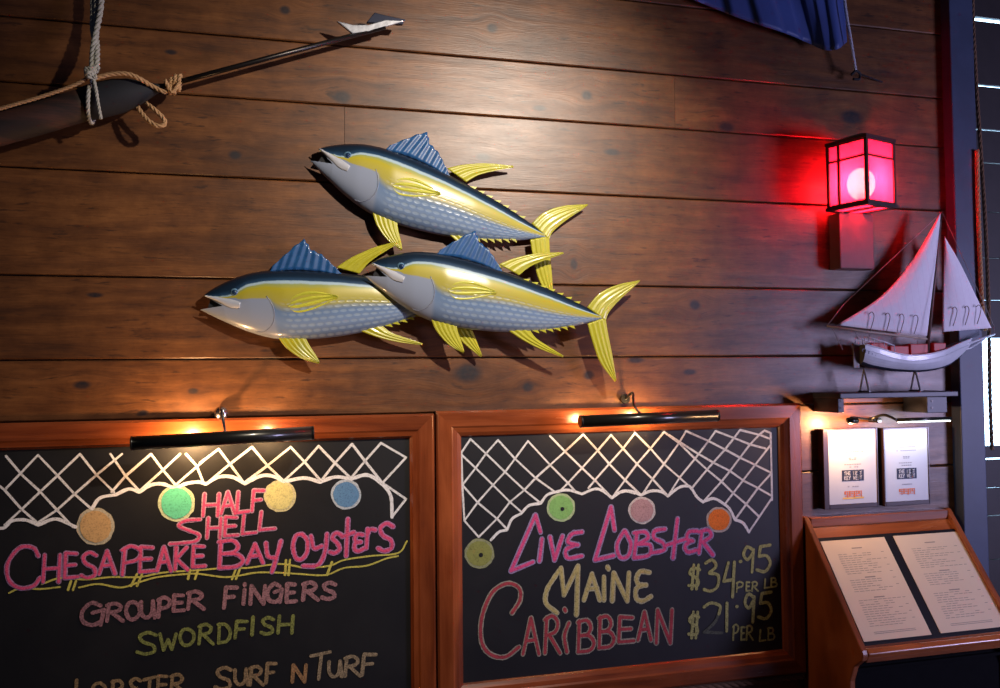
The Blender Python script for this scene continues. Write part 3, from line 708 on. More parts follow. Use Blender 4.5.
# ------------------------------------------------------------------ picture lights over the boards
BRASSD = mat('dark_bronze', (0.035, 0.033, 0.027), 0.30, 0.7, coat=0.5, var=0.2)
CHROME = mat('chrome', (0.35, 0.32, 0.33), 0.22, 1.0)
BULB = mat('bulb_glow', (1, 0.8, 0.5), 0.4, emit=(1.0, 0.72, 0.38), es=22)
def picture_light(label, A, B, r, bulbs, mount, armpts, lp=1.0, chromeknob=False):
    a, b = Vector(A), Vector(B)
    root = thing('picture_light', label, 'picture light', (a+b)/2)
    ax = (b-a).normalized(); yv = Vector((0, 1, 0)); yv = (yv-ax*yv.dot(ax)).normalized(); zv = ax.cross(yv)
    # shell, open toward the board: angles measured from toward-wall direction
    bm = bmesh.new(); n = 26; rings = []
    a0, a1 = math.radians(52), math.radians(262)
    for rr in (r, r*0.90):
        for p in (a, b):
            rings.append([bm.verts.new(p+(yv*math.cos(a0+(a1-a0)*k/n)+zv*math.sin(a0+(a1-a0)*k/n))*rr) for k in range(n+1)])
    o1, o2, i1, i2 = rings
    for k in range(n):
        bm.faces.new((o1[k], o1[k+1], o2[k+1], o2[k])); bm.faces.new((i1[k], i2[k], i2[k+1], i1[k+1]))
        bm.faces.new((o1[k], i1[k], i1[k+1], o1[k+1])); bm.faces.new((o2[k], o2[k+1], i2[k+1], i2[k]))
    for k in (0, n): bm.faces.new((o1[k], o2[k], i2[k], i1[k]))
    obj('lamp_shade', bm, BRASSD, root, smooth=True)
    for p, s in ((a, -1), (b, 1)):
        bm = bmesh.new(); cyl(bm, p, p+ax*s*0.006, r*1.04, 24); obj('end_cap', bm, BRASSD, root, smooth=False, bevel=0.0015)
    for f in bulbs:
        p = a.lerp(b, f[0])
        bm = bmesh.new(); tube(bm, [p-ax*0.028, p-ax*0.02, p+ax*0.02, p+ax*0.028], [0.004, 0.0075, 0.0075, 0.004], 12); obj('bulb', bm, BULB, root, smooth=True)
        q = p+yv*(r*1.1)+zv*(r*0.1)
        l = light('bulb_light', 'POINT', q, (1.0, 0.58, 0.26), f[1]*lp, 0.010)
        l.parent = root; l.matrix_parent_inverse = Matrix.Translation(-root.location)
    bm = bmesh.new(); tube(bm, smoothpath(armpts, 6), 0.0045, 10); obj('arm', bm, CHROME if chromeknob else BRASSD, root, smooth=True)
    bm = bmesh.new(); mo = Vector(mount)
    if chromeknob: sphere(bm, mo, 0.02, 20, (1, 0.8, 1.1))
    cyl(bm, (mo.x, 0.001, mo.z), (mo.x, mo.y-0.004, mo.z), 0.016); obj('wall_mount', bm, CHROME if chromeknob else BRASSD, root, smooth=chromeknob)
    return root
m1 = P(221, 411, 0.02)
m1 = Vector((m1.x, -0.02, 1.497+0.012))
A1, B1 = P(133, 443.5, 0.12), P(312, 433, 0.12)
picture_light('dark tube picture light with chrome knob above the oyster chalkboard', A1, B1, 0.0205,
    [(0.30, 7.0), (0.74, 2.0)], m1, [m1, m1+Vector((0.002, -0.05, 0.018)), P(224, 425, 0.10), A1.lerp(B1, 0.5)+Vector((0, 0, 0.018))], 1.0, True)
m2 = Vector((P(624, 404).x, -0.012, 1.53))
A2, B2 = P(581.5, 421.5, 0.11), P(716, 415.5, 0.11)
picture_light('dark tube picture light with thin curved arm above the lobster chalkboard', A2, B2, 0.0200,
    [(0.06, 1.4), (0.47, 3.0)], m2, [m2, m2+Vector((0.01, -0.04, 0.02)), P(634, 405, 0.09), P(641, 414, 0.11)], 0.8)

# ------------------------------------------------------------------ rope along the frame foot
HEMP = mat('hemp', (0.42, 0.24, 0.11), 0.9, var=0.4, scale=120)
HEMPD = mat('dark_hemp', (0.16, 0.085, 0.045), 0.9, var=0.4, scale=120)
HEMPW = mat('white_cord', (0.42, 0.40, 0.34), 0.9, var=0.3, scale=120)
bm = bmesh.new(); rope(bm, [(0.56, -0.016, 0.518), (1.2, -0.016, 0.519), (1.882, -0.016, 0.520)], 0.0125, smooth=False)
tag(obj('rope', bm, HEMPD, smooth=True), 'thick brown twisted rope running under the lobster chalkboard frame', 'rope')

# ------------------------------------------------------------------ harpoon, its cords
SPAR = wood('dark_spar_wood', (0.006, 0.004, 0.003), (0.022, 0.010, 0.007), (0.10, 0.032, 0.018), rough=0.7, coat=0.0, grain=18)
BLACKR = mat('tarred_sleeve', (0.006, 0.007, 0.011), 0.8, bump=0.3, scale=50)
IRON = mat('black_iron', (0.02, 0.017, 0.016), 0.3, 0.7)
STEEL = mat('worn_steel', (0.55, 0.56, 0.60), 0.35, 0.7, var=0.35, scale=60, bump=0.2)
STEELB = mat('blued_steel', (0.03, 0.035, 0.06), 0.35, 0.6)
hd = 0.075
hp = thing('harpoon', 'old harpoon with thick dark wooden spar and iron barb, high at the left', 'harpoon', P(80, 105, hd))
def hpt(x, y, d=hd): return P(x, y, d)
bm = bmesh.new()
pp = [hpt(-70, 143), hpt(-30, 135), hpt(10, 125.5), hpt(50, 114.5), hpt(88, 103.5)]
tube(bm, smoothpath(pp, 4), [0.048]*8+[0.047]*5+[0.046]*4, 24); obj('spar', bm, SPAR, hp, smooth=True)
bm = bmesh.new()
sl = [hpt(84, 104.5), hpt(100, 100), hpt(118, 96), hpt(132, 93), hpt(145, 90.5), hpt(156, 88.5), hpt(164, 87)]
tube(bm, sl, [0.048, 0.051, 0.050, 0.042, 0.028, 0.015, 0.010], 24); obj('sleeve', bm, BLACKR, hp, smooth=True)
bm = bmesh.new(); tube(bm, [hpt(158, 87.5), hpt(240, 65.5), hpt(385, 27)], 0.0078, 12); obj('iron_rod', bm, IRON, hp, smooth=True)
bm = bmesh.new()
prism(bm, [hpt(x, y, hd-0.004) for x, y in ((336,22),(346,30),(352,35),(368,33),(405,22),(385,21),(368,26),(352,26))], (0, 0, 0), (0, -0.012, 0)); obj('blade', bm, STEEL, hp, bevel=0.003)
bm = bmesh.new()
prism(bm, [hpt(x, y, hd-0.010) for x, y in ((366,24),(374,14),(385,17),(405,21),(402,26),(384,25))], (0, 0, 0), (0, -0.014, 0)); obj('barb_hinge', bm, STEELB, hp, bevel=0.002)

bm = bmesh.new()
R_ = 0.049
rope(bm, [hpt(93, -30, 0.05), hpt(93, 10, 0.05), hpt(93, 30, 0.055), hpt(97, 50, 0.08), hpt(95, 72, 0.13)], 0.0085)
rope(bm, [hpt(101, -30, 0.07), hpt(101, 5, 0.07), hpt(97, 28, 0.075), hpt(93, 50, 0.09), hpt(92, 72, 0.13)], 0.0085)
rope(bm, [hpt(97, -30, 0.06), hpt(96, 30, 0.06), hpt(97, 45, 0.08), hpt(97, 70, 0.13)], 0.008)
# loop round the spar, knot and hanging end
c = hpt(92, 102)
loop = []
for k in range(15):
    a = math.radians(60+k*24); loop.append(c+Vector((0.004*math.sin(a*1.0), -math.cos(a)*(R_+0.009), math.sin(a)*(R_+0.011))))
rope(bm, loop, 0.006)
for k in range(13):
    rope(bm, [hpt(86+random.uniform(0, 9), 68+random.uniform(0, 10), 0.135+random.uniform(-.01, .01)) for _ in range(4)], 0.0075)
rope(bm, [hpt(93, 76, 0.138), hpt(96, 90, 0.138), hpt(98, 103, 0.135), hpt(101, 119, 0.125)], 0.005)
tag(obj('hanging_cord', bm, HEMPW, smooth=True), 'pale knotted cord that the harpoon spar hangs from', 'cord')
bm = bmesh.new()
rope(bm, [hpt(-30, 117, 0.125), hpt(2, 108, 0.125), hpt(40, 97, 0.125), hpt(72, 86, 0.125), hpt(90, 77, 0.128)], 0.0055)
rope(bm, [hpt(96, 78, 0.128), hpt(112, 74, 0.128), hpt(128, 74, 0.128), hpt(140, 79, 0.12), hpt(152, 86, 0.10), hpt(165, 92, 0.095), hpt(171, 88, 0.095)], 0.0068)
for k in range(3):
    cx = 171+k*4.2; c = hpt(cx, 86-k*1.5)
    rope(bm, [c+Vector((0.003*math.sin(a), -math.cos(a)*0.017, math.sin(a)*(0.022+0.004*(k % 2)))) for a in [math.radians(q) for q in range(0, 361, 30)]], 0.0062)
rope(bm, [hpt(165, 80, 0.10), hpt(172, 92, 0.104), hpt(180, 82, 0.104)], 0.006)
rope(bm, [hpt(146, 103, 0.09), hpt(155, 110, 0.10), hpt(163, 118, 0.10), hpt(165, 124, 0.10), hpt(158, 126, 0.10), hpt(149, 121, 0.095), hpt(141, 112, 0.085), hpt(138, 107, 0.08)], 0.0068)
tag(obj('lashing_rope', bm, HEMP, smooth=True), 'tan twisted rope lashed along the harpoon with a loop below its sleeve', 'rope')

# ------------------------------------------------------------------ blue pennant
m, t = newmat('blue_cloth', 0.55); BLUE = m
tc = t.new('ShaderNodeTexCoord').outputs['Object']; n = t.noise(tc, 8, 3)
t.l.new(t.mix(n, (0.010, 0.028, 0.14, 1), (0.03, 0.075, 0.30, 1)), t.b.inputs['Base Color']); t.b.inputs['Sheen Weight'].default_value = 0.3
t.bump(t.noise(tc, 500, 1), 0.15, 0.001)
fl = thing('pennant', 'dark blue cloth pennant hanging at the top right above the red lantern', 'flag', P(770, -20, 0.06))
bm = bmesh.new()
lo = smoothpath([(600,-42,0),(660,-15,0),(699,2,0),(744,20,0),(784,33,0),(808,43,0),(824,50,0),(838,49,0),(847,42,0)], 6)
hi = smoothpath([(600,-110,0),(700,-105,0),(780,-100,0),(838,-95,0)], 16)
NU, NVV = 60, 24; G = [[], []]
for i in range(NU+1):
    a = lo[min(int(i/NU*(len(lo)-1)), len(lo)-1)]; b = hi[min(int(i/NU*(len(hi)-1)), len(hi)-1)]
    for q, off in ((0, 0.0), (1, -0.003)):
        col_ = []
        for j in range(NVV+1):
            v = j/NVV; p = a.lerp(b, v)
            k = (i/NU)
            dd = 0.055+0.018*math.sin(k*17+v*3)*min(1, 0.3+k)*(1-0.4*v)+0.028*math.exp(-((k-0.90)/0.05)**2)
            col_.append(bm.verts.new(P(p.x, p.y, dd+off)))
        G[q].append(col_)
for q in (0, 1):
    for i in range(NU):
        for j in range(NVV): bm.faces.new((G[q][i][j], G[q][i+1][j], G[q][i+1][j+1], G[q][i][j+1]))
for i in range(NU):
    for j in (0, NVV): bm.faces.new((G[0][i][j], G[0][i+1][j], G[1][i+1][j], G[1][i][j]))
for j in range(NVV):
    for i in (0, NU): bm.faces.new((G[0][i][j], G[0][i][j+1], G[1][i][j+1], G[1][i][j]))
obj('cloth', bm, BLUE, fl, smooth=True)
bm = bmesh.new(); rope(bm, [P(838, -95, 0.075), P(844, -5, 0.078), P(850, 35, 0.075), P(855.5, 70, 0.06)], 0.0055); obj('hoist_cord', bm, mat('hoist_cord_white', (0.5, 0.52, 0.6), 0.8), fl, smooth=True)
bm = bmesh.new()
tube(bm, smoothpath([P(851, 75, 0.05), P(856, 71, 0.06), P(860, 74, 0.05), P(859, 79, 0.045), P(853, 79, 0.04)], 5), 0.005, 8)
tube(bm, [P(860, 74, 0.05), P(871, 78, 0.03), P(882, 82, 0.0)], 0.003, 8); obj('toggle', bm, BLACKR, fl, smooth=True)

# ------------------------------------------------------------------ red wall lantern
LB = mat('lantern_metal', (0.06, 0.028, 0.030), 0.45, 0.4, var=0.2)  # reddish tint puts the lamp's glow into the metal colour
m, t = newmat('red_glass', 0.35); RGL = m
tr = t.new('ShaderNodeBsdfTransparent'); tr.inputs[0].default_value = (1.0, 0.36, 0.42, 1)
tl = t.new('ShaderNodeBsdfTranslucent'); tl.inputs[0].default_value = (1.0, 0.14, 0.42, 1)
df = t.new('ShaderNodeBsdfDiffuse'); df.inputs[0].default_value = (0.9, 0.2, 0.5, 1)
m1_ = t.new('ShaderNodeMixShader'); m1_.inputs[0].default_value = 0.30; t.l.new(tl.outputs[0], m1_.inputs[1]); t.l.new(df.outputs[0], m1_.inputs[2])
tcn = t.noise(t.new('ShaderNodeTexCoord').outputs['Object'], 25, 2)
m2_ = t.new('ShaderNodeMixShader'); t.l.new(t.math('MULTIPLY_ADD', tcn, 0.15, 0.42), m2_.inputs[0]); t.l.new(tr.outputs[0], m2_.inputs[1]); t.l.new(m1_.outputs[0], m2_.inputs[2])
t.l.new(m2_.outputs[0], t.out.inputs[0])
RB = mat('red_bulb', (1, 0.5, 0.4), 0.4, emit=(1.0, 0.74, 0.40), es=26)
_t = NT(RB); _a = _t.new('ShaderNodeAddShader'); _tb = _t.new('ShaderNodeBsdfTransparent'); _em = _t.new('ShaderNodeEmission')
_em.inputs[0].default_value = (1.0, 0.70, 0.36, 1); _em.inputs[1].default_value = 13
_t.l.new(_tb.outputs[0], _a.inputs[0]); _t.l.new(_em.outputs[0], _a.inputs[1]); _t.l.new(_a.outputs[0], _t.out.inputs[0])
lc = P(850.5, 235, 0.060); LX = lc.x
zb, zt = P(866, 203, 0.2).z, P(866, 138, 0.2).z
ly = -0.125
lan = thing('wall_lantern', 'glowing red square lantern with pink glass panes on the plank wall', 'lantern', (LX, 0, P(862, 268, 0.05).z))
Rz = Matrix.Translation((LX, ly, 0)) @ Matrix.Rotation(math.radians(17), 4, 'Z')
hw = 0.078
def lbox(bm, lo_, hi_): box(bm, lo_, hi_, 0, Rz)
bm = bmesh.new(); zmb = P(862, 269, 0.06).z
box(bm, (LX-0.048, -0.062, zmb), (LX+0.100, 0.0, zb-0.008)); obj('wall_mount', bm, mat('lantern_mount_red_glow', (0.15, 0.05, 0.055), 0.5), lan, bevel=0.004)  # lantern's red glow on the mount is put into its base colour
bm = bmesh.new(); e_ = hw+0.010
for lo_, hi_ in (((-e_, -e_), (e_, -hw+0.012)), ((-e_, hw-0.012), (e_, e_)), ((-e_, -hw+0.012), (-hw+0.012, hw-0.012)), ((hw-0.012, -hw+0.012), (e_, hw-0.012)), ((-0.012, -hw), (0.012, hw))):
    lbox(bm, (lo_[0], lo_[1], zb-0.009), (hi_[0], hi_[1], zb+0.002))
obj('base_frame', bm, LB, lan)
bm = bmesh.new(); lbox(bm, (-hw+0.012, -hw+0.012, zb-0.006), (hw-0.012, hw-0.012, zb-0.004)); obj('base_pane', bm, RGL, lan)
bm = bmesh.new()
zc = zt
for (o1_, h1, h2) in ((hw+0.008, zc-0.004, zc+0.008),):
    lbox(bm, (-o1_, -o1_, h1), (o1_, o1_, h2))
A = [bm.verts.new(Rz @ Vector((sx*hw, sy*hw, zc+0.008))) for sx, sy in ((-1,-1),(1,-1),(1,1),(-1,1))]
B = [bm.verts.new(Rz @ Vector((sx*hw*0.45, sy*hw*0.45, zc+0.028))) for sx, sy in ((-1,-1),(1,-1),(1,1),(-1,1))]
bm.faces.new(A); bm.faces.new(B)
for k in range(4): bm.faces.new((A[k], A[(k+1) % 4], B[(k+1) % 4], B[k]))
obj('lantern_cap', bm, LB, lan)
bm = bmesh.new(); bw = 0.0055
for sx in (-1, 1):
    for sy in (-1, 1): lbox(bm, (sx*hw-bw, sy*hw-bw, zb), (sx*hw+bw, sy*hw+bw, zt))
zm = zb+(zt-zb)*0.72
for z in (zb+0.006, zm, zt-0.006):
    for s_ in (-1, 1):
        lbox(bm, (-hw, s_*hw-0.004, z-0.0035), (hw, s_*hw+0.004, z+0.0035)); lbox(bm, (s_*hw-0.004, -hw, z-0.0035), (s_*hw+0.004, hw, z+0.0035))
for s_ in (-1, 1): lbox(bm, (s_*hw-0.005, 0.028, zb), (s_*hw+0.005, 0.038, zt))
obj('lantern_frame', bm, LB, lan)
for k, (a_, b_) in enumerate((((-hw, -hw-0.001), (hw, -hw+0.001)), ((-hw, hw-0.001), (hw, hw+0.001)), ((-hw-0.001, -hw), (-hw+0.001, hw)), ((hw-0.001, -hw), (hw+0.001, hw)))):
    bm = bmesh.new(); lbox(bm, (a_[0], a_[1], zb), (b_[0], b_[1], zt)); obj('pane', bm, RGL, lan)
bm = bmesh.new(); sphere(bm, Vector((LX, ly, zb+0.085)), 0.048, 24, (1, 1, 1.2)); 
obj('bulb', bm, RB, lan, smooth=True)
bm = bmesh.new(); cyl(bm, (LX, ly, zb), (LX, ly, zb+0.05), 0.014); obj('lamp_socket', bm, LB, lan, smooth=False)
l = light('lantern_light', 'POINT', (LX, ly, zb+0.085), (1.0, 0.05, 0.08), 20.0, 0.03); l.parent = lan; l.matrix_parent_inverse = Matrix.Translation(-lan.location)

# ------------------------------------------------------------------ shelf and model boat
SH = mat('shelf_paint', (0.026, 0.028, 0.042), 0.45, var=0.3, scale=18, bump=0.1)
sd = 0.16
zs = P(900, 392, sd).z
x_l, x_r = P(840, 392, sd).x, P(958.5, 392, sd).x
shf = thing('wall_shelf', 'small dark shelf on two block brackets holding the model sailboat', 'shelf', ((x_l+x_r)/2, 0, zs))
bm = bmesh.new(); box(bm, (x_l, -sd, zs-0.020), (x_r, 0.0, zs)); obj('shelf_board', bm, SH, shf, bevel=0.003)
for px0, px1, dd in ((838, 844, 0.145), (927, 947, 0.125)):
    xa, xb = P(px0, 400, dd).x, P(px1, 400, dd).x
    bm = bmesh.new(); box(bm, (xa, -dd, P(px0, 413, dd).z), (xb, 0.0, zs-0.020)); bk = obj('bracket', bm, SH, shf, bevel=0.002)
    for yy in (401, 408):
        c = P((px0+px1)/2-(px1 > 900)*5, yy, dd); bm = bmesh.new(); cyl(bm, c+Vector((0, 0.001, 0)), c-Vector((0, 0.002, 0)), 0.0045, 12); obj('screw', bm, IRON, bk)

HULLW = mat('hull_white', (0.62, 0.64, 0.68), 0.35, coat=0.3)
HULLB = mat('hull_dark', (0.03, 0.035, 0.06), 0.4)
DRED = mat('deck_red', (0.50, 0.045, 0.03), 0.5)
TRAN = mat('transom_olive', (0.10, 0.09, 0.07), 0.5)
STG = mat('stand_grey', (0.22, 0.2, 0.2), 0.4)
SPARB = mat('mast_brown', (0.10, 0.055, 0.04), 0.4)
THR = mat('rigging_thread', (0.30, 0.24, 0.24), 0.8)
m, t = newmat('sailcloth', 0.9); SAIL = m
tc = t.new('ShaderNodeTexCoord').outputs['Object']; n = t.noise(tc, 60, 3)
sp = t.new('ShaderNodeSeparateXYZ'); t.l.new(tc, sp.inputs[0])
seam = t.math('FRACT', t.math('MULTIPLY', t.math('ADD', sp.outputs[0], t.math('MULTIPLY', sp.outputs[2], 0.2)), 30.0))
c = t.mix(n, (0.84, 0.78, 0.84, 1), (0.93, 0.90, 0.93, 1)); c = t.mix(t.maprange(seam, 0.0, 0.07, 0.25, 0.0), c, (0.35, 0.3, 0.36, 1))
t.l.new(c, t.b.inputs['Base Color'])
bd = 0.088
boat = thing('model_sailboat', 'model sailboat with white hull and two pale sails on a small shelf', 'model boat', P(905, 386, bd))
st = [(859,345,364,.034),(866,347,367,.036),(876,350,369,.037),(890,354,371,.036),(905,356,372,.038),(920,355,372,.036),(935,352,370,.031),(947,348,366,.023),(957,344,359,.014),(966,341,351,.006),(971,339,344,.002)]
sts = smoothpath([(a, b, c_) for a, b, c_, _ in st], 4); bms = smoothpath([(h, 0, 0) for *_, h in st], 4)
bm = bmesh.new(); rings = []; NH = 16
for s_, hb in zip(sts, bms):
    top = P(s_.x, s_.y, bd); bot = P(s_.x, s_.z, bd); hb = max(0.0015, hb.x); ring = []
    for k in range(NH+1):
        a = math.pi*k/NH
        yy = math.cos(a); zz = math.sin(a)**0.75 if 0 < k < NH else 0
        ring.append(bm.verts.new((top.x, -bd-yy*hb, top.z+(bot.z-top.z)*zz)))
    rings.append(ring)
for a, b in zip(rings, rings[1:]):
    for k in range(NH):
        f = bm.faces.new((a[k], b[k], b[k+1], a[k+1])); f.material_index = 1 if 5 <= k <= 10 else 0
    bm.faces.new((a[0], a[NH], b[NH], b[0]))
f = bm.faces.new(rings[0]); f.material_index = 2
bm.faces.new(rings[-1][::-1])
hull = obj('hull', bm, [HULLW, HULLB, TRAN], boat)
bm = bmesh.new()      # rub rail and bulwark
for sg in (1, -1):
    tube(bm, [Vector((P(s_.x, s_.y, bd).x, -bd-sg*max(.0015, hb.x), P(s_.x, s_.y, bd).z+0.002)) for s_, hb in zip(sts, bms)], 0.003, 6)
    tube(bm, [Vector((P(s_.x, s_.y+5, bd).x, -bd-sg*max(.0015, hb.x)*0.98, P(s_.x, s_.y+5, bd).z)) for s_, hb in zip(sts, bms)][:-3], 0.0016, 6)
obj('rub_rail', bm, HULLW, hull, smooth=True)
bm = bmesh.new()
for sg in (1, -1):
    q = [(P(x, y, bd).x, -bd-sg*h, P(x, y, bd).z) for x, y, h in ((860,337,.026),(868,339,.030),(878,342,.033),(888,346,.034))]
    tube(bm, [Vector(v) for v in q], 0.0022, 6)
    for v in q: tube(bm, [Vector(v), Vector(v)-Vector((0, 0, 0.02))], 0.0016, 5)
obj('stern_rail', bm, HULLW, boat, smooth=True)
bm = bmesh.new()
for (xa, xb, ya, yb) in ((868, 884, 343, 352), (887, 905, 346, 356), (907, 924, 344, 356), (930, 942, 343, 353)):
    a, b = P(xa, yb, bd), P(xb, ya, bd); box(bm, (a.x, -bd-0.020, a.z), (b.x, -bd+0.020, b.z))
obj('cabin', bm, DRED, boat, bevel=0.003)
bm = bmesh.new()     # stern nameboard marks
for i in range(7):
    x = 862+i*3.2; y = 349.5+i*0.9
    hb = 0.030; a = P(x, y+2.6, bd+0.031); b = P(x+2.2, y-0.6, bd+0.031)
    tube(bm, [a+Vector((0, -0.003, 0)), Vector((a.x, a.y-0.003, b.z))], 0.0012, 5)
    if i % 2 == 0: tube(bm, [Vector((a.x, a.y-0.003, b.z)), b+Vector((0, -0.003, 0))], 0.0012, 5)
obj('name_marks', bm, mat('name_blue', (0.04, 0.06, 0.16), 0.5), hull)
mast0, mast1 = P(926.5, 352, bd), P(942, 211, bd)
bm = bmesh.new(); tube(bm, [mast0, mast0.lerp(mast1, 0.7), mast1], [0.0065, 0.0055, 0.003], 12); obj('mast', bm, SPARB, boat, smooth=True)
bm = bmesh.new(); tube(bm, [P(827, 326, bd), P(870, 332, bd), P(927, 339, bd)], [0.003, 0.0042, 0.0045], 10); obj('boom', bm, mat('boom_tan', (0.42, 0.33, 0.26), 0.5), boat, smooth=True)
bm = bmesh.new(); tube(bm, [P(948, 352, bd), P(968, 343.5, bd), P(995, 334, bd)], [0.006, 0.0055, 0.003], 10); tube(bm, [P(950, 354, bd), P(970, 348, bd), P(985, 339, bd)], [0.005, 0.004, 0.003], 8)
obj('bowsprit', bm, HULLW, boat, smooth=True)
def sail(name, luff, leach, belly):
    A = smoothpath([(a, b, 0) for a, b in luff], 10); B = smoothpath([(a, b, 0) for a, b in leach], 10)
    def at(C_, t):
        f_ = t*(len(C_)-1); i = min(int(f_), len(C_)-2); return C_[i].lerp(C_[i+1], f_-i)
    bm = bmesh.new(); GG = []; n1, n2 = 24, 16
    for off in (0, 0.0012):
        rows = []
        for i in range(n1+1):
            t_ = i/n1; a, b = at(A, t_), at(B, t_); row = []
            for j in range(n2+1):
                s_ = j/n2; p = a.lerp(b, s_)
                row.append(bm.verts.new(P(p.x, p.y, bd+belly*math.sin(math.pi*s_)*math.sin(math.pi*min(1, t_*0.8+0.1))+off)))
            rows.append(row)
        GG.append(rows)
    for rows in GG:
        for i in range(n1):
            for j in range(n2): bm.faces.new((rows[i][j], rows[i+1][j], rows[i+1][j+1], rows[i][j+1]))
    r0, r1 = GG
    for i in range(n1):
        for j in (0, n2): bm.faces.new((r0[i][j], r0[i+1][j], r1[i+1][j], r1[i][j]))
    for j in range(n2):
        for i in (0, n1): bm.faces.new((r0[i][j], r0[i][j+1], r1[i][j+1], r1[i][j]))
    return obj(name, bm, SAIL, boat, smooth=True)
ms = sail('mainsail', [(928.5,336),(933,296),(938,250),(940.5,214)], [(837,325),(880,297),(911,262),(940,213.5)], 0.014)
jb = sail('jib', [(991.5,328),(977,298),(960,263),(945,237)], [(942,332),(942.5,302),(943.5,270),(944.5,236)], 0.012)
for par, L in ((ms, ((871, 327), (887, 328), (901, 329), (915, 330))), (jb, ((954, 322), (966, 321), (978, 320)))):
    for x, y in L:
        bm = bmesh.new(); tube(bm, smoothpath([P(x-2, y-13, bd+0.016), P(x+1, y-15, bd+0.018), P(x+3, y-11, bd+0.019), P(x+1, y-2, bd+0.017), P(x-1, y+4, bd+0.012)], 4), 0.0014, 6); obj('reef_tie', bm, SPARB, par, smooth=True)
bm = bmesh.new()
for a, b in (((942,212),(994,326)), ((994,326),(994,334)), ((827,326),(844,304)), ((844,304),(941,213)), ((832,327),(843,350)), ((855,330),(858,340)), ((990,335),(956,356)), ((868,341),(876,314))):
    tube(bm, [P(*a, bd), P(*b, bd)], 0.0011, 5)
tube(bm, [mast1, Vector((mast0.x-0.02, -bd-0.034, P(918, 354, bd).z))], 0.0008, 5)
tube(bm, [mast1, Vector((mast0.x-0.02, -bd+0.034, P(918, 354, bd).z))], 0.0008, 5)
obj('rigging', bm, THR, boat, smooth=True)
for x in (864, 915):
    bm = bmesh.new(); c = P(x, 370, bd)
    for sg in (1, -1): tube(bm, [c+Vector((0, 0, 0.004)), Vector((c.x, c.y-sg*0.025, zs))], 0.0035, 8)
    box(bm, (c.x-0.005, c.y-0.030, zs), (c.x+0.005, c.y+0.030, zs+0.005))
    obj('cradle', bm, STG, boat)
bm = bmesh.new()
p0 = P(846, 350, bd); box(bm, (P(853, 350, bd).x, -bd-0.002, P(850, 368, bd).z), (P(859, 350, bd).x, -bd+0.002, P(850, 343, bd).z)); obj('rudder', bm, mat('rudder_olive', (0.16, 0.14, 0.12), 0.5), boat, bevel=0.001)

# ------------------------------------------------------------------ framed notices
FR = mat('notice_frame_dark', (0.035, 0.016, 0.016), 0.3, coat=0.4)
m, t = newmat('notice_paper', 0.35, 0, 0.4); PAPW = m
n = t.noise(t.new('ShaderNodeTexCoord').outputs['Object'], 12, 2)
t.l.new(t.mix(n, (0.55, 0.59, 0.62, 1), (0.62, 0.66, 0.68, 1)), t.b.inputs['Base Color'])
INKG = mat('grey_ink', (0.30, 0.31, 0.35), 0.7); INKB = mat('navy_ink', (0.02, 0.03, 0.07), 0.6); INKW = mat('white_ink', (0.75, 0.77, 0.8), 0.6); INKO = mat('orange_ink', (0.75, 0.19, 0.05), 0.6)
INKY = mat('yellow_ink', (0.85, 0.55, 0.12), 0.6)
def flat(bm, p, u, v, w_, h_):
    """thin strip centred at p spanned by unit u, v"""
    q = [p-u*w_/2-v*h_/2, p+u*w_/2-v*h_/2, p+u*w_/2+v*h_/2, p-u*w_/2+v*h_/2]
    f = bm.faces.new([bm.verts.new(x) for x in q]); f.normal_update()
    if f.normal.y > 0: f.normal_flip()
def letters3(bm, txt, c, u, v, cw_, ch_, gap, r):
    """stroke letters centred at c"""
    W = len(txt)*cw_+(len(txt)-1)*gap; n_ = u.cross(v)
    if n_.y > 0: n_ = -n_
    for i, ch in enumerate(txt):
        if ch == ' ': continue
        o = c-u*(W/2)+u*(i*(cw_+gap))+v*(ch_/2)
        for kind, pts in F_[ch]:
            q = [o+u*(x*cw_)-v*(y*ch_)+n_*r*0.3 for x, y in pts]
            if kind == 'c': q = smoothpath(q, 3)
            for a, b in zip(q, q[1:]):
                tt = (b-a).normalized(); s = tt.cross(n_)*r
                e = tt*r*0.6
                bm.faces.new([bm.verts.new(z) for z in (a-s-e, b-s+e, b+s+e, a+s-e)])
nd = 0.030
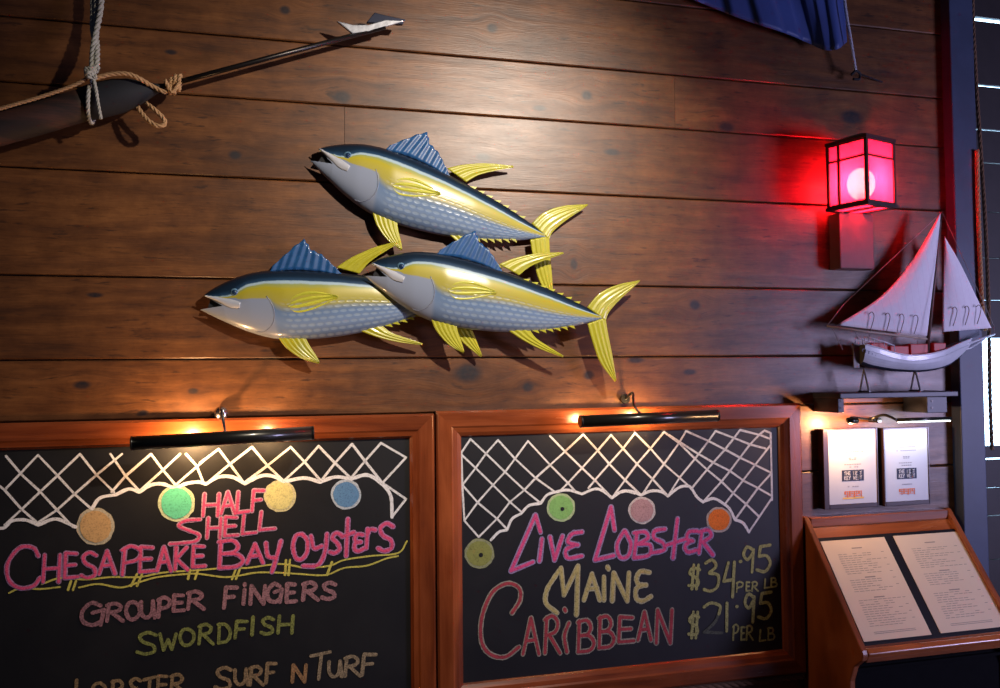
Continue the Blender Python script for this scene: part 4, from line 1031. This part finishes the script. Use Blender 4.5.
def notice(label, TL, TR, BR, BL_, fl_, ft, fr_, fb, yel):
    a, b = P(*TL, nd), P(*BR, nd); a2, b2_ = P(*BL_, nd), P(*TR, nd)
    x0, x1 = (a.x+a2.x)/2, (b.x+b2_.x)/2; z1, z0 = (a.z+b2_.z)/2, (b.z+a2.z)/2
    root = thing('framed_notice', label, 'framed notice', ((x0+x1)/2, 0, z0), 'framed notices over the menu stand')
    bm = bmesh.new()
    box(bm, (x0-fl_, -nd-0.003, z0-fb), (x0, 0, z1+ft)); box(bm, (x1, -nd-0.003, z0-fb), (x1+fr_, 0, z1+ft))
    box(bm, (x0, -nd-0.003, z1), (x1, 0, z1+ft)); box(bm, (x0, -nd-0.003, z0-fb), (x1, 0, z0)); obj('frame', bm, FR, root, bevel=0.0015)
    bm = bmesh.new(); box(bm, (x0, -nd, z0), (x1, -0.001, z1)); pg = obj('paper', bm, PAPW, root)
    W, H = x1-x0, z1-z0; U, V = Vector((1, 0, 0)), Vector((0, 0, 1)); dd = nd+0.0006
    def at(fx, fz, e=0): return Vector((x0+W*fx, -dd-e, z1-H*fz))
    bm = bmesh.new()
    for fz, w_ in ((0.25, .42), (0.30, .46), (0.385, .17), (0.405, .15), (0.47, .36), (0.505, .24), (0.77, .24)):
        n_ = int(w_*22)
        for k in range(n_):
            if random.random() < 0.86: flat(bm, at(0.5-w_/2+w_*(k+0.5)/n_, fz), U, V, W*w_/n_*0.75, H*0.012)
    obj('print_lines', bm, INKG, pg)
    bm = bmesh.new(); flat(bm, at(0.5, 0.62), U, V, W*0.46, H*0.15); bb = obj('black_panel', bm, INKB, pg)
    bm = bmesh.new(); letters3(bm, 'THE BEST', at(0.5, 0.588, 0.0005), U, V, W*0.035, H*0.048, W*0.012, 0.0011); letters3(bm, 'KEY WEST', at(0.5, 0.652, 0.0005), U, V, W*0.035, H*0.048, W*0.012, 0.0011)
    obj('panel_lettering', bm, INKW, bb, recalc=False)
    bm = bmesh.new(); [flat(bm, at(0.33+0.048*k_, 0.865+0.012*((k_*5) % 3-1), 0.0003), U, V, W*(0.018 if k_ % 2 else 0.034), H*(0.075 if k_ % 3 else 0.045)) for k_ in range(8)]; [flat(bm, at(0.5, q_, 0.0004), U, V, W*0.36, H*0.010) for q_ in (0.835, 0.868, 0.897)]; obj('logo', bm, INKO, pg, recalc=False)
    if yel: bm = bmesh.new(); flat(bm, at(0.5, 0.925), U, V, W*0.44, H*0.025); obj('logo_bar', bm, INKY, pg)
notice('left one of two framed white notices, with yellow bar under its orange logo', (828,430.5), (876,429), (876.7,503), (829,504), 0.022, 0.006, 0.006, 0.016, True)
notice('right one of two framed white notices, brighter, with plain orange logo', (884.6,429.8), (927,428.2), (928.7,500), (884.6,501.5), 0.0055, 0.006, 0.006, 0.016, False)
ml = Vector((P(876, 421, 0.03).x, -0.035, P(876, 420, 0.03).z))
ma, mb = P(897, 420, 0.12), P(951, 418.5, 0.12)
rt = thing('picture_light', 'short slim picture light under the shelf, over the two notices', 'picture light', (ma+mb)/2)
bm = bmesh.new(); tube(bm, [ma, mb], 0.007, 14); obj('lamp_shade', bm, BRASSD, rt, smooth=True)
STRIP = mat('strip_glow', (1, 1, 1), 0.4, emit=(0.85, 0.97, 0.92), es=5)
bm = bmesh.new(); tube(bm, [ma+Vector((0.004, 0, -0.0075)), mb+Vector((-0.004, 0, -0.0075))], 0.0032, 10); obj('light_strip', bm, STRIP, rt, smooth=True)
bm = bmesh.new(); tube(bm, smoothpath([ml, P(872, 419, 0.07), P(884, 415, 0.10), ma], 6), 0.005, 8); obj('arm', bm, BRASSD, rt, smooth=True)
bm = bmesh.new(); cyl(bm, (ml.x, 0.001, ml.z), (ml.x, -0.05, ml.z), 0.010); obj('wall_mount', bm, BRASSD, rt)
l = light('strip_light', 'AREA', ma.lerp(mb, 0.5)+Vector((0, 0.0, -0.014)), (0.92, 0.96, 1.0), 0.28, 0.14, ma.lerp(mb, 0.3)+Vector((0, 0.10, -0.12)), sizey=0.008); l.parent = rt; l.matrix_parent_inverse = Matrix.Translation(-rt.location)
q = P(850, 421, 0.10)
bm = bmesh.new(); tube(bm, [q+Vector((0, 0, 0.012)), q+Vector((0, 0, 0.004)), q, q-Vector((0, 0, 0.008))], [0.005, 0.007, 0.0075, 0.003], 12)
l = light('added_glow_light', 'POINT', q-Vector((0, 0, 0.02)), (1.0, 0.52, 0.22), 6.0, 0.012); l.parent = rt; l.matrix_parent_inverse = Matrix.Translation(-rt.location)  # warm light added for the glow left of the notices
obj('bulb', bm, BULB, rt, smooth=True)  # added bulb for that warm glow, not a seen fitting
bm = bmesh.new(); tube(bm, [q+Vector((-0.020, -0.012, 0.002)), q+Vector((0.020, -0.012, 0.002))], 0.011, 12); obj('added_bulb_screen', bm, BRASSD, rt, smooth=True)  # added screen that hides the bulb from the camera
bm = bmesh.new(); tube(bm, smoothpath([ml, P(866, 419, 0.07), q+Vector((0.02, 0, 0.012)), q+Vector((0, 0, 0.012))], 5), 0.004, 8); obj('added_bulb_arm', bm, BRASSD, rt, smooth=True)  # added arm carrying the made-up bulb

# ------------------------------------------------------------------ menu stand
SX = P(803, 518, 0.02).x; SZ = P(803, 518, 0.02).z
S0 = Vector((SX, -0.02, SZ)); S1 = Vector((SX, -0.323, 0.693))
dn = (S1-S0).normalized(); nrm = Vector((0, dn.z, -dn.y)).normalized()
if nrm.y > 0: nrm = -nrm
XR = P(950, 507, 0.02).x
STW = wood('menu_stand_wood', (0.12, 0.028, 0.008), (0.30, 0.078, 0.020), (0.44, 0.135, 0.038), rough=0.28, coat=0.5, grain=12, bump=0.1)
STV = wood('menu_stand_cheek_wood', (0.10, 0.024, 0.008), (0.22, 0.055, 0.016), (0.32, 0.09, 0.03), rough=0.3, coat=0.4, grain=12, bump=0.1, axis='Z')
stand = thing('menu_stand', 'sloping reddish wooden menu stand at the lower right', 'menu stand', ((SX+XR)/2, -0.1, 0))
ct = 0.022
def cheek(x):
    pts = [(0.0, 0), (0.0, SZ+0.004), (-0.02, SZ+0.006), (-0.035, SZ-0.006)]
    pr = [Vector((x, y, z)) for y, z in [(0, 0.0), (0, SZ), (-0.012, SZ+0.006), (-0.026, SZ+0.002), (-0.326, 0.700), (-0.332, 0.685), (-0.326, 0.668), (-0.285, 0.635), (-0.262, 0.58), (-0.262, 0.0)]]
    bm = bmesh.new(); prism(bm, pr, (0, 0, 0), (ct, 0, 0)); obj('side_panel', bm, STV, stand, bevel=0.004)
cheek(SX); cheek(XR-ct)
off = -nrm*0.012
bm = bmesh.new()
a, b = S0+off, S1+off
prism(bm, [Vector((SX+ct, p.y, p.z)) for p in (a, b, b-nrm*0.015, a-nrm*0.015+Vector((0, 0.0, 0)))], (0, 0, 0), (XR-SX-2*ct, 0, 0)); obj('sloping_panel', bm, STW, stand)
bm = bmesh.new(); box(bm, (SX+ct, -0.034, SZ-0.035), (XR-ct, 0.0, SZ+0.001)); obj('top_rail', bm, STW, stand, bevel=0.004)
bm = bmesh.new()
c0_ = S1+off
prism(bm, [Vector((SX+ct, p.y, p.z)) for p in (c0_-dn*0.012, c0_-dn*0.012+nrm*0.016, c0_+dn*0.010+nrm*0.018, c0_+dn*0.016+nrm*0.004, Vector((0, -0.318, 0.655)), Vector((0, -0.298, 0.665)))], (0, 0, 0), (XR-SX-2*ct, 0, 0)); obj('front_ledge', bm, STW, stand, bevel=0.003)
BLK = mat('black_panel_shade', (0.004, 0.004, 0.005), 0.85, var=0.3)  # near-black colour stands in for the shade below the ledge
BLK.node_tree.nodes['Principled BSDF'].inputs['Specular IOR Level'].default_value = 0.08
bm = bmesh.new(); box(bm, (SX+ct, -0.255, 0.0), (XR-ct, -0.235, 0.66)); obj('front_panel', bm, BLK, stand)
bm = bmesh.new(); box(bm, (SX+ct, -0.27, 0.612), (XR-ct, -0.255, 0.622)); obj('panel_trim', bm, BLK, stand)
# menu folder lies on the slope
o_pl = S0+off+nrm*0.005
def onp(x, y, e=0.0): return Pplane(x, y, o_pl+nrm*e, nrm)
def quad(bm, c, th):
    A = [bm.verts.new(p) for p in c]; B = [bm.verts.new(p-nrm*th) for p in c]
    bm.faces.new(A); bm.faces.new(B[::-1])
    for i in range(4): bm.faces.new((A[i], B[i], B[(i+1) % 4], A[(i+1) % 4]))
def rect_on(x0, x1, s0, s1, e):  # slope coords: x world, s distance down slope
    base = S0+off+nrm*(0.005+e)
    return [Vector((x0, 0, 0))+Vector((0, (base+dn*s0).y, (base+dn*s0).z)), Vector((x1, (base+dn*s0).y, (base+dn*s0).z)), Vector((x1, (base+dn*s1).y, (base+dn*s1).z)), Vector((x0, (base+dn*s1).y, (base+dn*s1).z))]
def xs_(p): return p.x, (p-(S0+off+nrm*0.005)).dot(dn)
pg1 = [xs_(onp(*q)) for q in ((822.5,541),(885.7,537.6),(929.4,634.4),(861.4,643))]
pg2 = [xs_(onp(*q)) for q in ((895.6,536.3),(959.5,531.4),(1004.5,626),(938,634.4))]
def rr(pg): return ((pg[0][0]+pg[3][0])/2, (pg[1][0]+pg[2][0])/2, (pg[0][1]+pg[1][1])/2, (pg[2][1]+pg[3][1])/2)
r1, r2 = rr(pg1), rr(pg2)
print('menu pages', r1, r2, 'XR', XR)
LEA = mat('black_leatherette', (0.008, 0.007, 0.009), 0.6, bump=0.3, scale=200)
LEA.node_tree.nodes['Principled BSDF'].inputs['Specular IOR Level'].default_value = 0.2
m, t = newmat('cream_paper', 0.7); CREAM = m
n = t.noise(t.new('ShaderNodeTexCoord').outputs['Object'], 9, 3)
t.l.new(t.mix(n, (0.68, 0.54, 0.35, 1), (0.76, 0.62, 0.42, 1)), t.b.inputs['Base Color'])
INKM = mat('menu_ink', (0.30, 0.25, 0.19), 0.8)
fo = thing('menu_folder', 'open black menu folder with two cream printed pages on the stand', 'menu', S0+off+dn*0.25+Vector((0.3, 0, 0)))
mg = 0.012
bm = bmesh.new(); quad(bm, rect_on(r1[0]-mg, r2[1]+mg, r1[2]-mg*1.2, r1[3]+mg, 0.0), 0.0045); obj('folder_cover', bm, LEA, fo, bevel=0.001)
for (x0, x1, s0, s1) in (r1, r2):
    bm = bmesh.new(); quad(bm, rect_on(x0, x1, s0, s1, 0.002), 0.0015); pg = obj('menu_page', bm, CREAM, fo)
    bm = bmesh.new(); W, H = x1-x0, s1-s0
    base = S0+off+nrm*0.0075
    def strip(fx, fs, w_, h_):
        c = base+dn*(s0+H*fs); p = Vector((x0+W*fx, c.y, c.z)); flat(bm, p, Vector((1, 0, 0)), dn, w_, h_)
    rows = 34
    for k in range(rows):
        fs = 0.13+0.76*k/rows
        if k in (11, 19, 20): continue
        if k in (0, 12, 21):
            strip(0.5, fs-0.035 if k == 0 else fs, W*0.16, H*0.010); continue
        left = 0.16+random.uniform(0, 0.02); ln = random.uniform(0.45, 0.68) if k % 3 else random.uniform(0.25, 0.55)
        n_ = max(3, int(ln*14)); 
        for j in range(n_):
            if random.random() < 0.9: strip(left+ln*(j+0.5)/n_, fs, W*ln/n_*0.82, H*0.0048)
        if k % 3 == 1: strip(0.86, fs, W*0.045, H*0.005)
    for q in (0.925, 0.94): strip(0.5, q, W*0.62, H*0.0045)
    obj('menu_print', bm, INKM, pg, recalc=False)

# ------------------------------------------------------------------ ropes at the right edge
bm = bmesh.new(); rope(bm, [P(972, -30, 0.03), P(973, 20, 0.03), P(976, 80, 0.03), P(980, 140, 0.02), P(984, 200, 0.02), P(987, 260, 0.02), P(989, 330, 0.02), P(990, 395, 0.02), P(992, 450, 0.02)], 0.0075, pitch=0.07)
tag(obj('rope', bm, HEMPD, smooth=True), 'long dark twisted rope hanging down in front of the slatted boards', 'rope')
bm = bmesh.new(); rope(bm, [P(977, 150, 0.055), P(978, 200, 0.055), P(980, 260, 0.055), P(983, 318, 0.055), P(986, 330, 0.055)], 0.0085)
tag(obj('rope', bm, HEMP, smooth=True), 'short tan twisted rope at the edge of the blue post above the bowsprit', 'rope')
